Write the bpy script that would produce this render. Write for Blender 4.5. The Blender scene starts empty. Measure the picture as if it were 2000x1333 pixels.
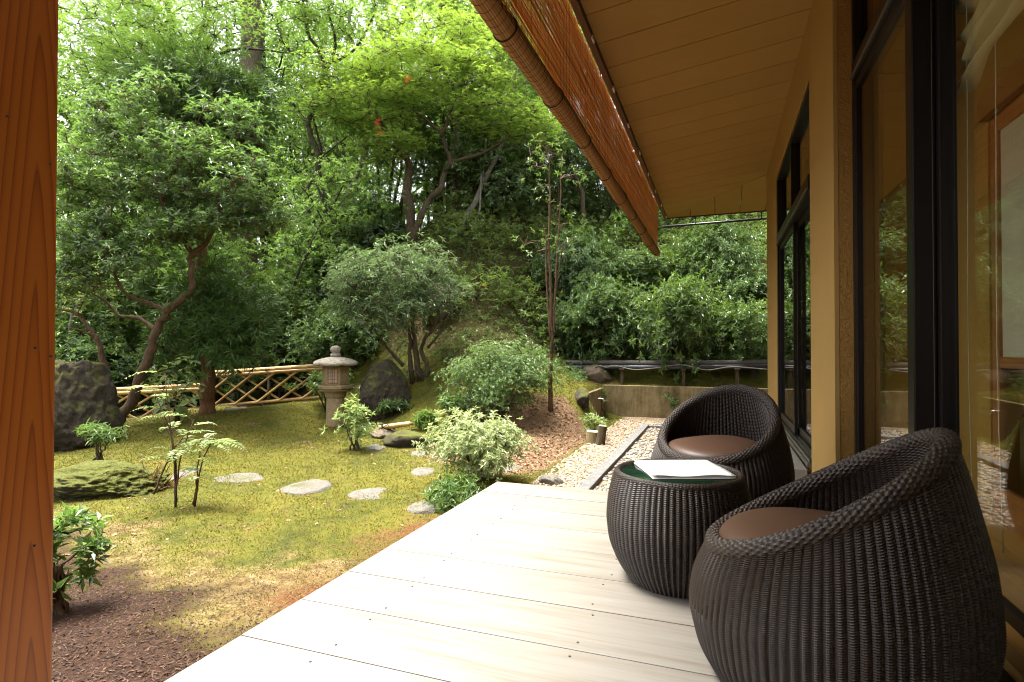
import bpy, bmesh, math, random
import numpy as np
from mathutils import Vector, Matrix
random.seed(7)
RNG = np.random.default_rng(11)
R = math.radians
SC = bpy.context.scene
COL = SC.collection

# ------------------------------------------------------------------ camera
F = 1110.0                      # focal length in pixels of a 2000 px wide frame
YAW, PITCH = R(20.1), R(0.70)
cam_d = bpy.data.cameras.new('camera')
cam = bpy.data.objects.new('camera', cam_d)
COL.objects.link(cam)
cam.location = (0, 0, 1.0)
cam.rotation_euler = (R(90) + PITCH, 0, YAW)
cam_d.sensor_width = 36
cam_d.lens = F / 2000 * 36
cam_d.clip_start = 0.05
cam_d.clip_end = 500
SC.camera = cam
CM = Matrix.Translation(cam.location) @ cam.rotation_euler.to_matrix().to_4x4()

def at(u, v, t):
    """world point seen at (u, v) of the photograph, t metres in front of the camera"""
    p = CM @ Vector(((u - 1000) / F * t, (666.5 - v) / F * t, -t))
    return np.array(p)

# ------------------------------------------------------------------ sky, sun, exposure
SUN_EL, SUN_AZ = R(73), R(-85)          # azimuth measured from +Y towards +X
W = bpy.data.worlds.new('World')
SC.world = W
W.use_nodes = True
wn = W.node_tree
wn.nodes.clear()
wo = wn.nodes.new('ShaderNodeOutputWorld')
wb = wn.nodes.new('ShaderNodeBackground')
ws = wn.nodes.new('ShaderNodeTexSky')
ws.sky_type = 'NISHITA'
ws.sun_disc = False
ws.sun_elevation = SUN_EL
ws.sun_rotation = SUN_AZ
ws.dust_density = 5.0
ws.air_density = 1.2
wh = wn.nodes.new('ShaderNodeHueSaturation')
wh.inputs['Saturation'].default_value = 0.22     # thin overcast: a milky sky
wn.links.new(ws.outputs[0], wh.inputs['Color'])
wn.links.new(wh.outputs[0], wb.inputs[0])
wb.inputs[1].default_value = 0.15
wn.links.new(wb.outputs[0], wo.inputs[0])

sl = bpy.data.lights.new('sun', 'SUN')
sl.energy = 4.4
sl.angle = R(32)
sl.color = (1.0, 0.965, 0.90)
so = bpy.data.objects.new('sun', sl)
COL.objects.link(so)
sd = Vector((math.sin(SUN_AZ) * math.cos(SUN_EL), math.cos(SUN_AZ) * math.cos(SUN_EL), math.sin(SUN_EL)))
so.rotation_euler = sd.to_track_quat('Z', 'Y').to_euler()
so.location = (-8, 8, 20)

SC.view_settings.view_transform = 'Standard'
SC.view_settings.look = 'None'
SC.view_settings.gamma = 1
SC.view_settings.use_curve_mapping = False
SC.view_settings.exposure = 2.18
SC.render.engine = 'CYCLES'
SC.cycles.use_denoising = True
SC.cycles.filter_width = 1.05
SC.cycles.max_bounces = 9
SC.cycles.diffuse_bounces = 5
SC.cycles.glossy_bounces = 3
SC.cycles.transmission_bounces = 5
SC.cycles.transparent_max_bounces = 10
SC.cycles.caustics_reflective = False
SC.cycles.caustics_refractive = False
SC.cycles.sample_clamp_indirect = 6

# ------------------------------------------------------------------ object helpers
def tag(o, label=None, cat=None, group=None, kind=None):
    if label: o['label'] = label
    if cat: o['category'] = cat
    if group: o['group'] = group
    if kind: o['kind'] = kind
    return o

def thing(name, label, cat, loc=(0, 0, 0), group=None, rz=0.0):
    o = bpy.data.objects.new(name, None)
    o.empty_display_size = 0.1
    COL.objects.link(o)
    o.location = tuple(float(c) for c in loc)
    o.rotation_euler = (0, 0, rz)
    return tag(o, label, cat, group)

def link(name, me, parent=None, loc=(0, 0, 0), rot=(0, 0, 0)):
    o = bpy.data.objects.new(name, me)
    COL.objects.link(o)
    o.location = tuple(float(c) for c in loc)
    o.rotation_euler = rot
    if parent is not None: o.parent = parent
    return o

def copy_tree(o, parent=None):
    c = o.copy()
    COL.objects.link(c)
    c.parent = parent
    for ch in list(o.children):
        copy_tree(ch, c)
    return c

class MB:
    """collects polygons, builds ONE mesh"""
    def __init__(s): s.v = []; s.f = []; s.sm = []
    def add(s, verts, faces, smooth=False):
        n = len(s.v)
        s.v.extend([tuple(float(c) for c in p) for p in verts])
        for f in faces:
            s.f.append(tuple(i + n for i in f)); s.sm.append(smooth)
    def box(s, x0, x1, y0, y1, z0, z1, j=0.0):
        v = [(x, y, z) for z in (z0, z1) for y in (y0, y1) for x in (x0, x1)]
        if j: v = [tuple(c + random.uniform(-j, j) for c in p) for p in v]
        s.add(v, [(0, 2, 3, 1), (4, 5, 7, 6), (0, 1, 5, 4), (2, 6, 7, 3), (0, 4, 6, 2), (1, 3, 7, 5)])
    def prism(s, poly, z0, z1):
        n = len(poly)
        v = [(p[0], p[1], z0) for p in poly] + [(p[0], p[1], z1) for p in poly]
        s.add(v, [tuple(range(n))[::-1], tuple(range(n, 2 * n))] + [(i, (i + 1) % n, (i + 1) % n + n, i + n) for i in range(n)])
    def tube(s, pts, rad, n=6, caps=True):
        pts = np.asarray(pts, float)
        m = len(pts)
        rad = np.broadcast_to(np.asarray(rad, float), (m,))
        tan = np.gradient(pts, axis=0)
        tan /= np.linalg.norm(tan, axis=1)[:, None] + 1e-9
        ref = np.array([0., 0., 1.]) if abs(tan[0][2]) < .9 else np.array([1., 0., 0.])
        a = np.cross(tan[0], ref); a /= np.linalg.norm(a)
        V = []
        for i in range(m):
            a = a - tan[i] * a.dot(tan[i]); a /= np.linalg.norm(a) + 1e-9
            b = np.cross(tan[i], a)
            for k in range(n):
                th = 2 * math.pi * k / n
                V.append(pts[i] + rad[i] * (math.cos(th) * a + math.sin(th) * b))
        Fc = [(i * n + k, i * n + (k + 1) % n, (i + 1) * n + (k + 1) % n, (i + 1) * n + k) for i in range(m - 1) for k in range(n)]
        if caps:
            Fc.append(tuple(range(n))[::-1]); Fc.append(tuple((m - 1) * n + k for k in range(n)))
        s.add(V, Fc, True)
    def lathe(s, prof, n=24, rot=0.0, cx=0, cy=0, smooth=True, cap=True):
        V = []; m = len(prof)
        for r, z in prof:
            for k in range(n):
                th = rot + 2 * math.pi * k / n
                V.append((cx + r * math.cos(th), cy + r * math.sin(th), z))
        Fc = [(i * n + k, i * n + (k + 1) % n, (i + 1) * n + (k + 1) % n, (i + 1) * n + k) for i in range(m - 1) for k in range(n)]
        if cap: Fc += [tuple(range(n))[::-1], tuple((m - 1) * n + k for k in range(n))]
        s.add(V, Fc, smooth)
    def mesh(s, name, mat):
        me = bpy.data.meshes.new(name)
        me.from_pydata(s.v, [], s.f)
        me.polygons.foreach_set('use_smooth', s.sm)
        if mat: me.materials.append(mat)
        me.update()
        return me
    def build(s, name, mat, parent=None, loc=(0, 0, 0), bevel=0.0, rot=(0, 0, 0)):
        me = s.mesh(name, mat)
        if bevel:
            b = bmesh.new(); b.from_mesh(me)
            bmesh.ops.bevel(b, geom=list(b.edges), offset=bevel, segments=2, affect='EDGES', profile=.6)
            b.to_mesh(me); b.free()
        return link(name, me, parent, loc, rot)

def np_mesh(name, V, Fq, mat, smooth=True):
    """mesh from arrays; Fq is (n,3) or (n,4)"""
    me = bpy.data.meshes.new(name)
    k = Fq.shape[1]
    me.vertices.add(len(V)); me.vertices.foreach_set('co', np.ascontiguousarray(V, np.float32).ravel())
    me.loops.add(Fq.size); me.loops.foreach_set('vertex_index', np.ascontiguousarray(Fq, np.int32).ravel())
    me.polygons.add(len(Fq)); me.polygons.foreach_set('loop_start', np.arange(0, Fq.size, k, dtype=np.int32))
    me.polygons.foreach_set('use_smooth', np.full(len(Fq), smooth))
    if mat: me.materials.append(mat)
    me.update(calc_edges=True)
    return me

def smooth_path(pts, per=5):
    """Catmull-Rom through the points"""
    P = np.asarray(pts, float)
    P = np.vstack([2 * P[0] - P[1], P, 2 * P[-1] - P[-2]])
    out = []
    for i in range(1, len(P) - 2):
        for k in range(per):
            t = k / per
            out.append(.5 * (2 * P[i] + (P[i + 1] - P[i - 1]) * t + (2 * P[i - 1] - 5 * P[i] + 4 * P[i + 1] - P[i + 2]) * t * t
                       + (3 * P[i] - P[i - 1] - 3 * P[i + 1] + P[i + 2]) * t ** 3))
    out.append(P[-2])
    return np.array(out)

# ------------------------------------------------------------------ materials
class NT:
    def __init__(s, name):
        s.m = bpy.data.materials.new(name); s.m.use_nodes = True
        s.t = s.m.node_tree; s.t.nodes.clear()
        s.out = s.n('ShaderNodeOutputMaterial')
    def n(s, t, **kw):
        nd = s.t.nodes.new(t)
        for k, v in kw.items(): setattr(nd, k, v)
        return nd
    def l(s, a, b): s.t.links.new(a, b)
    def pr(s, col=None, rough=.6, spec=.4, metal=0.0, surface=True):
        p = s.n('ShaderNodeBsdfPrincipled')
        p.inputs['Roughness'].default_value = rough
        p.inputs['Specular IOR Level'].default_value = spec
        p.inputs['Metallic'].default_value = metal
        if col is not None and not hasattr(col, 'links'): p.inputs['Base Color'].default_value = (*col, 1)
        elif col is not None: s.l(col, p.inputs['Base Color'])
        if surface: s.l(p.outputs[0], s.out.inputs[0])
        s.p = p
        return p
    def coord(s, kind='Object', scale=(1, 1, 1)):
        if kind == 'World':
            o = s.n('ShaderNodeNewGeometry').outputs['Position']
        else:
            o = s.n('ShaderNodeTexCoord').outputs[kind]
        mp = s.n('ShaderNodeMapping'); mp.inputs['Scale'].default_value = scale
        s.l(o, mp.inputs['Vector'])
        return mp.outputs[0]
    def noise(s, vec, scale=5, detail=4, rough=.6, dist=0.0):
        nd = s.n('ShaderNodeTexNoise')
        nd.inputs['Scale'].default_value = scale; nd.inputs['Detail'].default_value = detail
        nd.inputs['Roughness'].default_value = rough; nd.inputs['Distortion'].default_value = dist
        if vec is not None: s.l(vec, nd.inputs['Vector'])
        return nd.outputs['Fac']
    def voro(s, vec, scale=5, feature='F1', out='Distance'):
        nd = s.n('ShaderNodeTexVoronoi'); nd.feature = feature
        nd.inputs['Scale'].default_value = scale
        s.l(vec, nd.inputs['Vector'])
        return nd.outputs[out]
    def ramp(s, fac, stops, interp='LINEAR'):
        nd = s.n('ShaderNodeValToRGB'); cr = nd.color_ramp; cr.interpolation = interp
        while len(cr.elements) > 1: cr.elements.remove(cr.elements[-1])
        cr.elements[0].position = stops[0][0]; cr.elements[0].color = (*stops[0][1], 1)
        for p, c in stops[1:]:
            e = cr.elements.new(p); e.color = (*c, 1)
        s.l(fac, nd.inputs[0])
        return nd.outputs[0]
    def mix(s, fac, a, b, blend='MIX'):
        nd = s.n('ShaderNodeMix', data_type='RGBA', blend_type=blend)
        for i, x in ((0, fac), (6, a), (7, b)):
            if hasattr(x, 'links'): s.l(x, nd.inputs[i])
            elif i == 0: nd.inputs[0].default_value = x
            else: nd.inputs[i].default_value = (*x, 1)
        return nd.outputs[2]
    def math(s, op, a, b=None, clamp=False):
        nd = s.n('ShaderNodeMath', operation=op, use_clamp=clamp)
        for i, x in enumerate((a, b)):
            if x is None: continue
            if hasattr(x, 'links'): s.l(x, nd.inputs[i])
            else: nd.inputs[i].default_value = x
        return nd.outputs[0]
    def bump(s, h, strength=.3, dist=.01):
        b = s.n('ShaderNodeBump'); b.inputs['Strength'].default_value = strength; b.inputs['Distance'].default_value = dist
        s.l(h, b.inputs['Height']); s.l(b.outputs[0], s.p.inputs['Normal'])

def leaf_mat(name, cols, trans=.35, rough=.42, spec=.45, tcol=(.35, .5, .05), rand_v=.35):
    m = NT(name)
    isl = m.n('ShaderNodeNewGeometry').outputs['Random Per Island']
    stops = [(i / max(1, len(cols) - 1), c) for i, c in enumerate(cols)]
    c = m.ramp(isl, stops)
    p = m.pr(c, rough, spec, surface=False)
    tr = m.n('ShaderNodeBsdfTranslucent')
    tc = m.mix(.5, c, tcol)
    m.l(tc, tr.inputs[0])
    mx = m.n('ShaderNodeMixShader'); mx.inputs[0].default_value = trans
    m.l(p.outputs[0], mx.inputs[1]); m.l(tr.outputs[0], mx.inputs[2]); m.l(mx.outputs[0], m.out.inputs[0])
    return m.m

def bark_mat(name, c1, c2, sx=10, sz=2, bump=.6):
    m = NT(name)
    v = m.coord('World', (sx, sx, sz))
    n = m.noise(v, 3, 6, .7, .4)
    n2 = m.noise(m.coord('World'), 2.2, 4)
    col = m.mix(n2, m.ramp(n, [(.3, c1), (.65, c2)]), m.ramp(n, [(.3, tuple(x * .75 for x in c1)), (.7, tuple(.6 * x + .4 * y for x, y in zip(c2, (.10, .13, .04))))]))
    m.pr(col, .85, .2); m.bump(n, bump, .03)
    return m.m

def plain(name, col, rough=.6, spec=.4, nscale=30, var=.25, bump=.15, bd=.004, metal=0.0, kind='Object'):
    m = NT(name)
    v = m.coord(kind)
    n = m.noise(v, nscale, 5, .65)
    c = m.mix(n, tuple(x * (1 - var) for x in col), tuple(min(1, x * (1 + var)) for x in col))
    m.pr(c, rough, spec, metal); m.bump(n, bump, bd)
    return m.m
# ------------------------------------------------------------------ terrain
GZ = -0.36
CT = np.array([
 (-2,0,-.38),(-2,4,-.37),(-6,0,-.4),(-10,0,-.45),(-4,5,-.35),(-7,4,-.38),(-3,6.5,-.35),(-1.7,5,-.37),(-1.8,8,-.36),(-2.6,3,-.37),
 (-5.2,6.6,-.36),(-8.5,5.5,-.40),(-2.35,7.4,-.26),(-2.6,9.0,.22),(-3.3,8.4,-.05),(-3.9,8.2,.0),
 (-4.7,9.5,.78),(-6.9,11.9,3.4),(-6.2,8.1,-.33),(-5.4,8.2,-.25),(-6.3,9.2,.05),(-7.5,8.6,-.02),(-7.9,9.9,-.05),(-9.85,9.1,-.18),(-11.3,7.9,-.45),
 (-9,11,.2),(-5.6,10.4,1.6),(-3.6,10.6,1.15),(-2.5,11.3,.42),(-3.1,11.5,.75),(-1,12.4,.78),(-1.0,11.4,.28),(2,11.4,.28),(3,12.5,.9),(-1.5,17.5,4.7),(3,17,4.7),
 (-4.2,13.5,3.4),(-8,16,5),(-12.2,12.6,.3),(-13,17,1.5),(-20,15,.0),(-16,9,-.6),(-12,6,-.5),(-20,5,-.7),(0,30,9),(10,25,8),(-15,30,3),(-30,30,1),
 (-40,10,-1),(-45,45,3),(20,20,6),(20,0,0),(-20,-18,-.6),(10,-18,-.4),(0,60,16),(-30,70,6),(40,60,14),(-70,20,-1),(-70,70,3),(45,-10,1),(3,6,-.36),(6,8,0)], float)
def _phi(d2):
    return np.where(d2 > 1e-9, .5 * d2 * np.log(d2 + 1e-12), 0)
def _tps():
    n = len(CT); d2 = ((CT[:, None, :2] - CT[None, :, :2]) ** 2).sum(-1)
    A = np.zeros((n + 3, n + 3)); A[:n, :n] = _phi(d2) + np.eye(n) * .05
    A[:n, n] = 1; A[:n, n + 1:] = CT[:, :2]; A[n, :n] = 1; A[n + 1:, :n] = CT[:, :2].T
    b = np.zeros(n + 3); b[:n] = CT[:, 2]
    return np.linalg.solve(A, b)
_W = _tps()
def sstep(a, b, x):
    t = np.clip((x - a) / (b - a), 0, 1); return t * t * (3 - 2 * t)
def wob(x, y, s=1.0):
    return (np.sin(x * 1.7 * s + 1.3) * np.cos(y * 2.1 * s - .4) + .6 * np.sin(x * 3.9 * s - y * 3.1 * s + 2.) + .4 * np.cos(x * 7.3 * s + y * 6.1 * s)) / 2
def height(x, y):
    x = np.atleast_1d(np.asarray(x, float)); y = np.atleast_1d(np.asarray(y, float))
    d2 = (x[:, None] - CT[None, :, 0]) ** 2 + (y[:, None] - CT[None, :, 1]) ** 2
    z = _phi(d2) @ _W[:len(CT)] + _W[len(CT)] + _W[len(CT) + 1] * x + _W[len(CT) + 2] * y
    hill = sstep(-.2, 1.5, z)
    z = z + wob(x, y, .8) * (.03 + .10 * hill) + wob(x, y, 2.7) * (.012 + .03 * hill)
    # the yard in front of the retaining wall and under the house is level
    flat = sstep(-2.25, -1.75, x) * (1 - sstep(11.06, 11.12, y))
    edge = np.where((x > -2.16) & (y > 9.7) & (y < 11.08), 1.0, flat)
    z = np.where(x > -40, z * (1 - edge) + (GZ + .008 * wob(x, y, 3)) * edge, z)
    return z
def hz(x, y): return float(height(x, y)[0])
def ground_at(u, v, t0=3.0, t1=30.0):
    """first point of the terrain on the line of sight through a pixel"""
    ts = np.linspace(t0, t1, 500)
    P = np.array([at(u, v, t) for t in ts])
    h = height(P[:, 0], P[:, 1])
    k = np.argmax(P[:, 2] <= h)
    return P[k] if P[k][2] <= h[k] else P[-1]

def axis(lo, a, b, hi, fine, grow=1.25):
    c = list(np.arange(a, b + 1e-6, fine)); s = fine
    while c[-1] < hi: s *= grow; c.append(c[-1] + s)
    s = fine
    while c[0] > lo: s *= grow; c.insert(0, c[0] - s)
    return np.array(c)
gx = axis(-120, -12.5, 1.0, 120, .085); gy = axis(-90, .2, 13.5, 160, .085)
XX, YY = np.meshgrid(gx, gy)
ZZ = height(XX.ravel(), YY.ravel())
under = (XX.ravel() > -1.45) & (YY.ravel() < 3.8) & (YY.ravel() > -4)
ZZ = np.where(under, GZ - .02, ZZ)
V = np.stack([XX.ravel(), YY.ravel(), ZZ], 1)
nx, ny = len(gx), len(gy)
ii = (np.arange(ny - 1)[:, None] * nx + np.arange(nx - 1)[None]).ravel()
Fq = np.stack([ii, ii + 1, ii + nx + 1, ii + nx], 1)

def zones(x, y, z):
    """what covers the ground: bark mulch, dry pale moss, red-brown litter, sandy gravel, forest floor"""
    w = wob(x, y, 1.6) * .35 + wob(x, y, 4.3) * .18
    mulch = sstep(2.65, 1.75, y + .20 * (x + 2.3) + w * .8)
    dry = sstep(3.45, 2.2, y + .08 * (x + 3) + w * 1.3) * (1 - mulch)
    red = sstep(-2.9, -1.75, x + w * .7) * sstep(2.0, 2.5, y) * (1 - sstep(4.1, 5.0, y + w))
    litter = sstep(-3.9, -2.7, x + w) * (1 - sstep(-1.95, -1.75, x)) * sstep(5.6, 6.4, y + w) * (1 - sstep(8.6, 9.2, y + w))
    litter = np.maximum(litter, sstep(.1, .55, w + .25 * wob(x, y, .6)) * .8 * sstep(5.8, 6.6, y))
    gravel = sstep(-1.80, -1.62, x + w * .35) * sstep(4.0, 4.2, y) * (y < 11.1)
    forest = np.clip(sstep(.55, 1.3, z + w * .8) + sstep(8.6, 9.6, y * .55 - x * .45 + w), 0, 1) * (1 - gravel)
    forest = np.maximum(forest, sstep(0, -2, y)) * (1 - mulch)
    return mulch, dry, np.maximum(red, 0) * .72, np.clip(litter, 0, 1), gravel, forest

m = NT('mossy_ground')
g = m.coord('World')
n1 = m.noise(g, 1.3, 5, .65); n2 = m.noise(g, 9, 6, .7); n3 = m.noise(g, 55, 4, .7); n4 = m.noise(g, 160, 3, .7)
def att(nm):
    a = m.n('ShaderNodeAttribute'); a.attribute_name = nm; return a
z1 = att('zone_a'); z2 = att('zone_b')
s1 = m.n('ShaderNodeSeparateColor'); m.l(z1.outputs['Color'], s1.inputs[0])
s2 = m.n('ShaderNodeSeparateColor'); m.l(z2.outputs['Color'], s2.inputs[0])
moss = m.ramp(m.math('ADD', m.math('ADD', m.math('MULTIPLY', n1, .42), m.math('MULTIPLY', n2, .38)), m.math('MULTIPLY', n3, .25)), [(.36, (.022, .030, .006)), (.44, (.045, .052, .008)), (.52, (.100, .098, .010)), (.60, (.145, .122, .015)), (.70, (.17, .115, .038))])
moss = m.mix(m.math('MULTIPLY', n4, .55), moss, (.045, .050, .012))
bp_ = m.math('MULTIPLY', m.math('SUBTRACT', m.math('ADD', m.math('MULTIPLY', m.noise(g, 3.4, 6, .72), .7), m.math('MULTIPLY', n3, .4)), .60), 7.0, True)
moss = m.mix(bp_, moss, m.ramp(n3, [(.35, (.045, .024, .011)), (.55, (.12, .072, .03)), (.7, (.20, .14, .07))]))
mulch = m.ramp(n3, [(.3, (.012, .006, .0035)), (.5, (.034, .0165, .009)), (.72, (.085, .045, .027))])
dry = m.ramp(m.math('ADD', m.math('MULTIPLY', n2, .5), m.math('MULTIPLY', n3, .5)), [(.36, (.040, .022, .009)), (.45, (.095, .058, .022)), (.53, (.16, .115, .042)), (.60, (.22, .165, .085)), (.68, (.34, .29, .215)), (.8, (.48, .44, .37))])
red = m.ramp(n3, [(.3, (.045, .017, .008)), (.5, (.115, .045, .018)), (.62, (.15, .085, .03)), (.78, (.24, .17, .09))])
lit = m.ramp(n3, [(.3, (.045, .026, .014)), (.5, (.15, .085, .045)), (.72, (.28, .19, .12))])
sand = m.ramp(n3, [(.3, (.15, .105, .062)), (.55, (.27, .20, .13)), (.75, (.36, .30, .22))])
fst = m.ramp(m.math('ADD', m.math('MULTIPLY', n2, .55), m.math('MULTIPLY', n3, .45)), [(.3, (.016, .012, .005)), (.46, (.050, .034, .011)), (.56, (.040, .050, .009)), (.74, (.125, .082, .034))])
def thr(fac):   # a ragged edge between coverings
    return m.math('MULTIPLY', m.math('SUBTRACT', m.math('ADD', m.math('MULTIPLY', fac, .85), m.math('ADD', m.math('MULTIPLY', m.noise(g, 4.2, 5, .7), .75), m.math('ADD', m.math('MULTIPLY', n2, .35), m.math('MULTIPLY', n3, .7)))), 1.10), 3.0, True)
c = m.mix(thr(s2.outputs[2]), moss, fst)
c = m.mix(thr(s2.outputs[0]), c, lit)
c = m.mix(thr(s1.outputs[1]), c, dry)
c = m.mix(thr(s1.outputs[2]), c, red)
c = m.mix(thr(s1.outputs[0]), c, mulch)
c = m.mix(thr(s2.outputs[1]), c, sand)
m.pr(c, .95, .15)
m.bump(m.math('ADD', m.math('MULTIPLY', n3, .7), n4), .8, .02)
M_GROUND = m.m
gm = np_mesh('ground', V, Fq, M_GROUND)
za = zones(V[:, 0], V[:, 1], V[:, 2])
for nm, tr in (('zone_a', za[:3]), ('zone_b', za[3:])):
    a = gm.color_attributes.new(nm, 'FLOAT_COLOR', 'POINT')
    arr = np.ones((len(V), 4), np.float32); arr[:, 0], arr[:, 1], arr[:, 2] = tr
    a.data.foreach_set('color', arr.ravel())
tag(link('ground', gm), 'mossy garden ground rising into a wooded bank', None, None, 'structure')

# ------------------------------------------------------------------ moss tufts, litter, gravel (nobody could count them)
def blades(name, n, sel, hgt, wid, mat, label, rmin=2.2, rmax=12.5, lean=.6, seed=3, cat=None):
    r = np.random.default_rng(seed)
    d = rmin * (rmax / rmin) ** r.random(n * 5)               # denser where one stands close
    th = r.uniform(R(-2), R(88), n * 5)
    x, y = -d * np.sin(th), d * np.cos(th)
    keep = (x < -1.62) | (y > 4.03)
    x, y = x[keep], y[keep]
    z = height(x, y)
    k = r.random(len(x)) < sel(*zones(x, y, z), x, y)
    x, y, z = x[k][:n], y[k][:n], z[k][:n]; n = len(x)
    far = np.clip(np.hypot(x, y) / 5, .7, 2.0)
    P = np.stack([x, y, z - .004], 1)
    az = r.uniform(0, 2 * math.pi, n)
    side = np.stack([np.cos(az), np.sin(az), np.zeros(n)], 1) * (wid * far * r.uniform(.6, 1.3, n))[:, None]
    up = np.stack([r.normal(0, lean, n), r.normal(0, lean, n), np.ones(n)], 1)
    up /= np.linalg.norm(up, axis=1)[:, None]
    tip = P + up * (hgt * np.sqrt(far) * r.uniform(.5, 1.4, n))[:, None]
    VV = np.stack([P - side / 2, P + side / 2, tip], 1).reshape(-1, 3)
    me = np_mesh(name, VV, np.arange(3 * n).reshape(-1, 3), mat, False)
    return tag(link(name, me), label, cat, None, 'stuff')

M_MOSS = leaf_mat('moss_tufts', [(.028, .038, .006), (.075, .085, .009), (.140, .138, .012), (.08, .042, .014), (.25, .205, .035), (.14, .085, .03), (.06, .07, .01)], .25, .8, .15, (.4, .42, .05))
M_DRY = leaf_mat('dry_moss_tufts', [(.06, .026, .010), (.14, .080, .028), (.21, .15, .055), (.36, .29, .18), (.09, .10, .02), (.10, .045, .016)], .2, .85, .1, (.4, .3, .1))
M_REDM = leaf_mat('red_litter', [(.07, .022, .009), (.13, .05, .018), (.18, .085, .035), (.09, .10, .02), (.22, .15, .07)], .15, .85, .1, (.3, .15, .05))
M_CHIP = leaf_mat('bark_chips', [(.012, .006, .0035), (.028, .014, .008), (.052, .027, .016), (.10, .058, .038)], .02, .8, .2, (.1, .05, .03))
M_LITTER = leaf_mat('leaf_litter', [(.05, .028, .014), (.14, .075, .035), (.22, .13, .07), (.32, .22, .13), (.10, .05, .03)], .12, .75, .2, (.25, .14, .06))
blades('moss', 110000, lambda mu, dr, re, li, gr, fo, x, y: (1 - mu) * (1 - .66 * dr) * (1 - .85 * re) * (1 - .8 * li) * (1 - gr) * (1 - .85 * fo), .017, .011, M_MOSS, 'low yellow-green moss carpeting the garden')
blades('dry_moss', 36000, lambda mu, dr, re, li, gr, fo, x, y: dr * (1 - mu) * .9, .014, .011, M_DRY, 'dry pale patches in the moss near the deck', 2.2, 6, .9, 4)
blades('red_litter', 16000, lambda mu, dr, re, li, gr, fo, x, y: re * (1 - mu), .013, .010, M_REDM, 'reddish dead moss along the deck edge', 2.2, 6.5, .9, 5)
def flakes(name, n, sel, L, Wd, mat, label, rmin, rmax, seed, tilt=.35, lift=.006):
    r = np.random.default_rng(seed)
    d = rmin * (rmax / rmin) ** r.random(n * 6); th = r.uniform(R(-8), R(88), n * 6)
    x, y = -d * np.sin(th), d * np.cos(th)
    keep = (x < -1.6) | (y > 4.03)
    x, y = x[keep], y[keep]; z = height(x, y)
    k = r.random(len(x)) < sel(*zones(x, y, z), x, y)
    x, y, z = x[k][:n], y[k][:n], z[k][:n]; n = len(x)
    P = np.stack([x, y, z + lift * r.random(n)], 1)
    a = r.uniform(0, 6.28, n)
    D = np.stack([np.cos(a), np.sin(a), r.normal(0, tilt, n)], 1); D /= np.linalg.norm(D, axis=1)[:, None]
    S = np.stack([-np.sin(a), np.cos(a), r.normal(0, tilt, n)], 1); S /= np.linalg.norm(S, axis=1)[:, None]
    Ln = L * r.uniform(.5, 1.5, n)[:, None]; Wn = Wd * r.uniform(.5, 1.4, n)[:, None]
    up = np.array([0, 0, .15])
    VV = np.stack([P - D * Ln / 2, P + S * Wn / 2 + up * Wn, P + D * Ln / 2, P - S * Wn / 2 + up * Wn], 1).reshape(-1, 3)
    b = np.arange(n) * 4
    me = np_mesh(name, VV, np.stack([b, b + 1, b + 2, b + 3], 1), mat, False)
    return tag(link(name, me), label, None, None, 'stuff')
flakes('bark_mulch', 24000, lambda mu, dr, re, li, gr, fo, x, y: mu * .95 + .03 * dr, .022, .007, M_CHIP, 'dark brown bark mulch beside the deck', 1.6, 4.5, 8)
flakes('leaf_litter', 16000, lambda mu, dr, re, li, gr, fo, x, y: np.clip(li * .9 + fo * .8, 0, 1) * (y > 5) + .012 * (1 - mu), .05, .022, M_LITTER, 'brown fallen leaves on the moss and bank', 4.5, 14, 9, .4)

def pebbles(name, n, x0, x1, y0, y1, s0, s1, mat, label, seed):
    r = np.random.default_rng(seed)
    ico = bmesh.new(); bmesh.ops.create_icosphere(ico, subdivisions=1, radius=1.0)
    bv = np.array([v.co[:] for v in ico.verts]); bf = np.array([[v.index for v in f.verts] for f in ico.faces]); ico.free()
    x = r.uniform(x0, x1, n); y = y0 + (y1 - y0) * r.random(n) ** 1.5
    sc = r.uniform(s0, s1, n)[:, None, None] * np.stack([r.uniform(.7, 1.4, n), r.uniform(.7, 1.2, n), r.uniform(.45, .8, n)], 1)[:, None, :]
    a = r.uniform(0, 6.28, n); ca, sa = np.cos(a)[:, None], np.sin(a)[:, None]
    vv = bv[None] * sc * r.uniform(.85, 1.15, (n, len(bv), 1))
    vx = vv[..., 0] * ca - vv[..., 1] * sa; vy = vv[..., 0] * sa + vv[..., 1] * ca
    VV = np.stack([vx + x[:, None], vy + y[:, None], vv[..., 2] + (height(x, y) + .3 * sc[:, 0, 2])[:, None]], -1).reshape(-1, 3)
    FF = (bf[None] + (np.arange(n) * len(bv))[:, None, None]).reshape(-1, 3)
    return tag(link(name, np_mesh(name, VV, FF, mat)), label, None, None, 'stuff')
M_PEBG = leaf_mat('grey_pebbles', [(0.055, 0.051, 0.045), (0.125, 0.115, 0.1), (0.203, 0.186, 0.156), (0.281, 0.25, 0.203), (0.086, 0.078, 0.07)], .0, .7, .3, (.3, .3, .3))
M_PEBS = leaf_mat('beige_pebbles', [(0.133, 0.09, 0.055), (0.211, 0.156, 0.101), (0.289, 0.226, 0.156), (0.351, 0.296, 0.226), (0.156, 0.101, 0.066)], .0, .75, .25, (.3, .3, .3))
pebbles('grey_gravel', 5600, -1.14, .62, 3.99, 10.9, .012, .028, M_PEBG, 'grey pebble drip strip along the house', 21)
pebbles('sandy_gravel', 4000, -1.78, -1.29, 4.3, 10.9, .007, .020, M_PEBS, 'beige gravel path beside the stone kerb', 22)
flakes('path_leaves', 1500, lambda mu, dr, re, li, gr, fo, x, y: gr * (x < .6) * sstep(7.5, 9.8, y), .05, .02, M_LITTER, 'dead leaves gathered under the retaining wall', 6.5, 11, 10, .4, .03)
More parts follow.
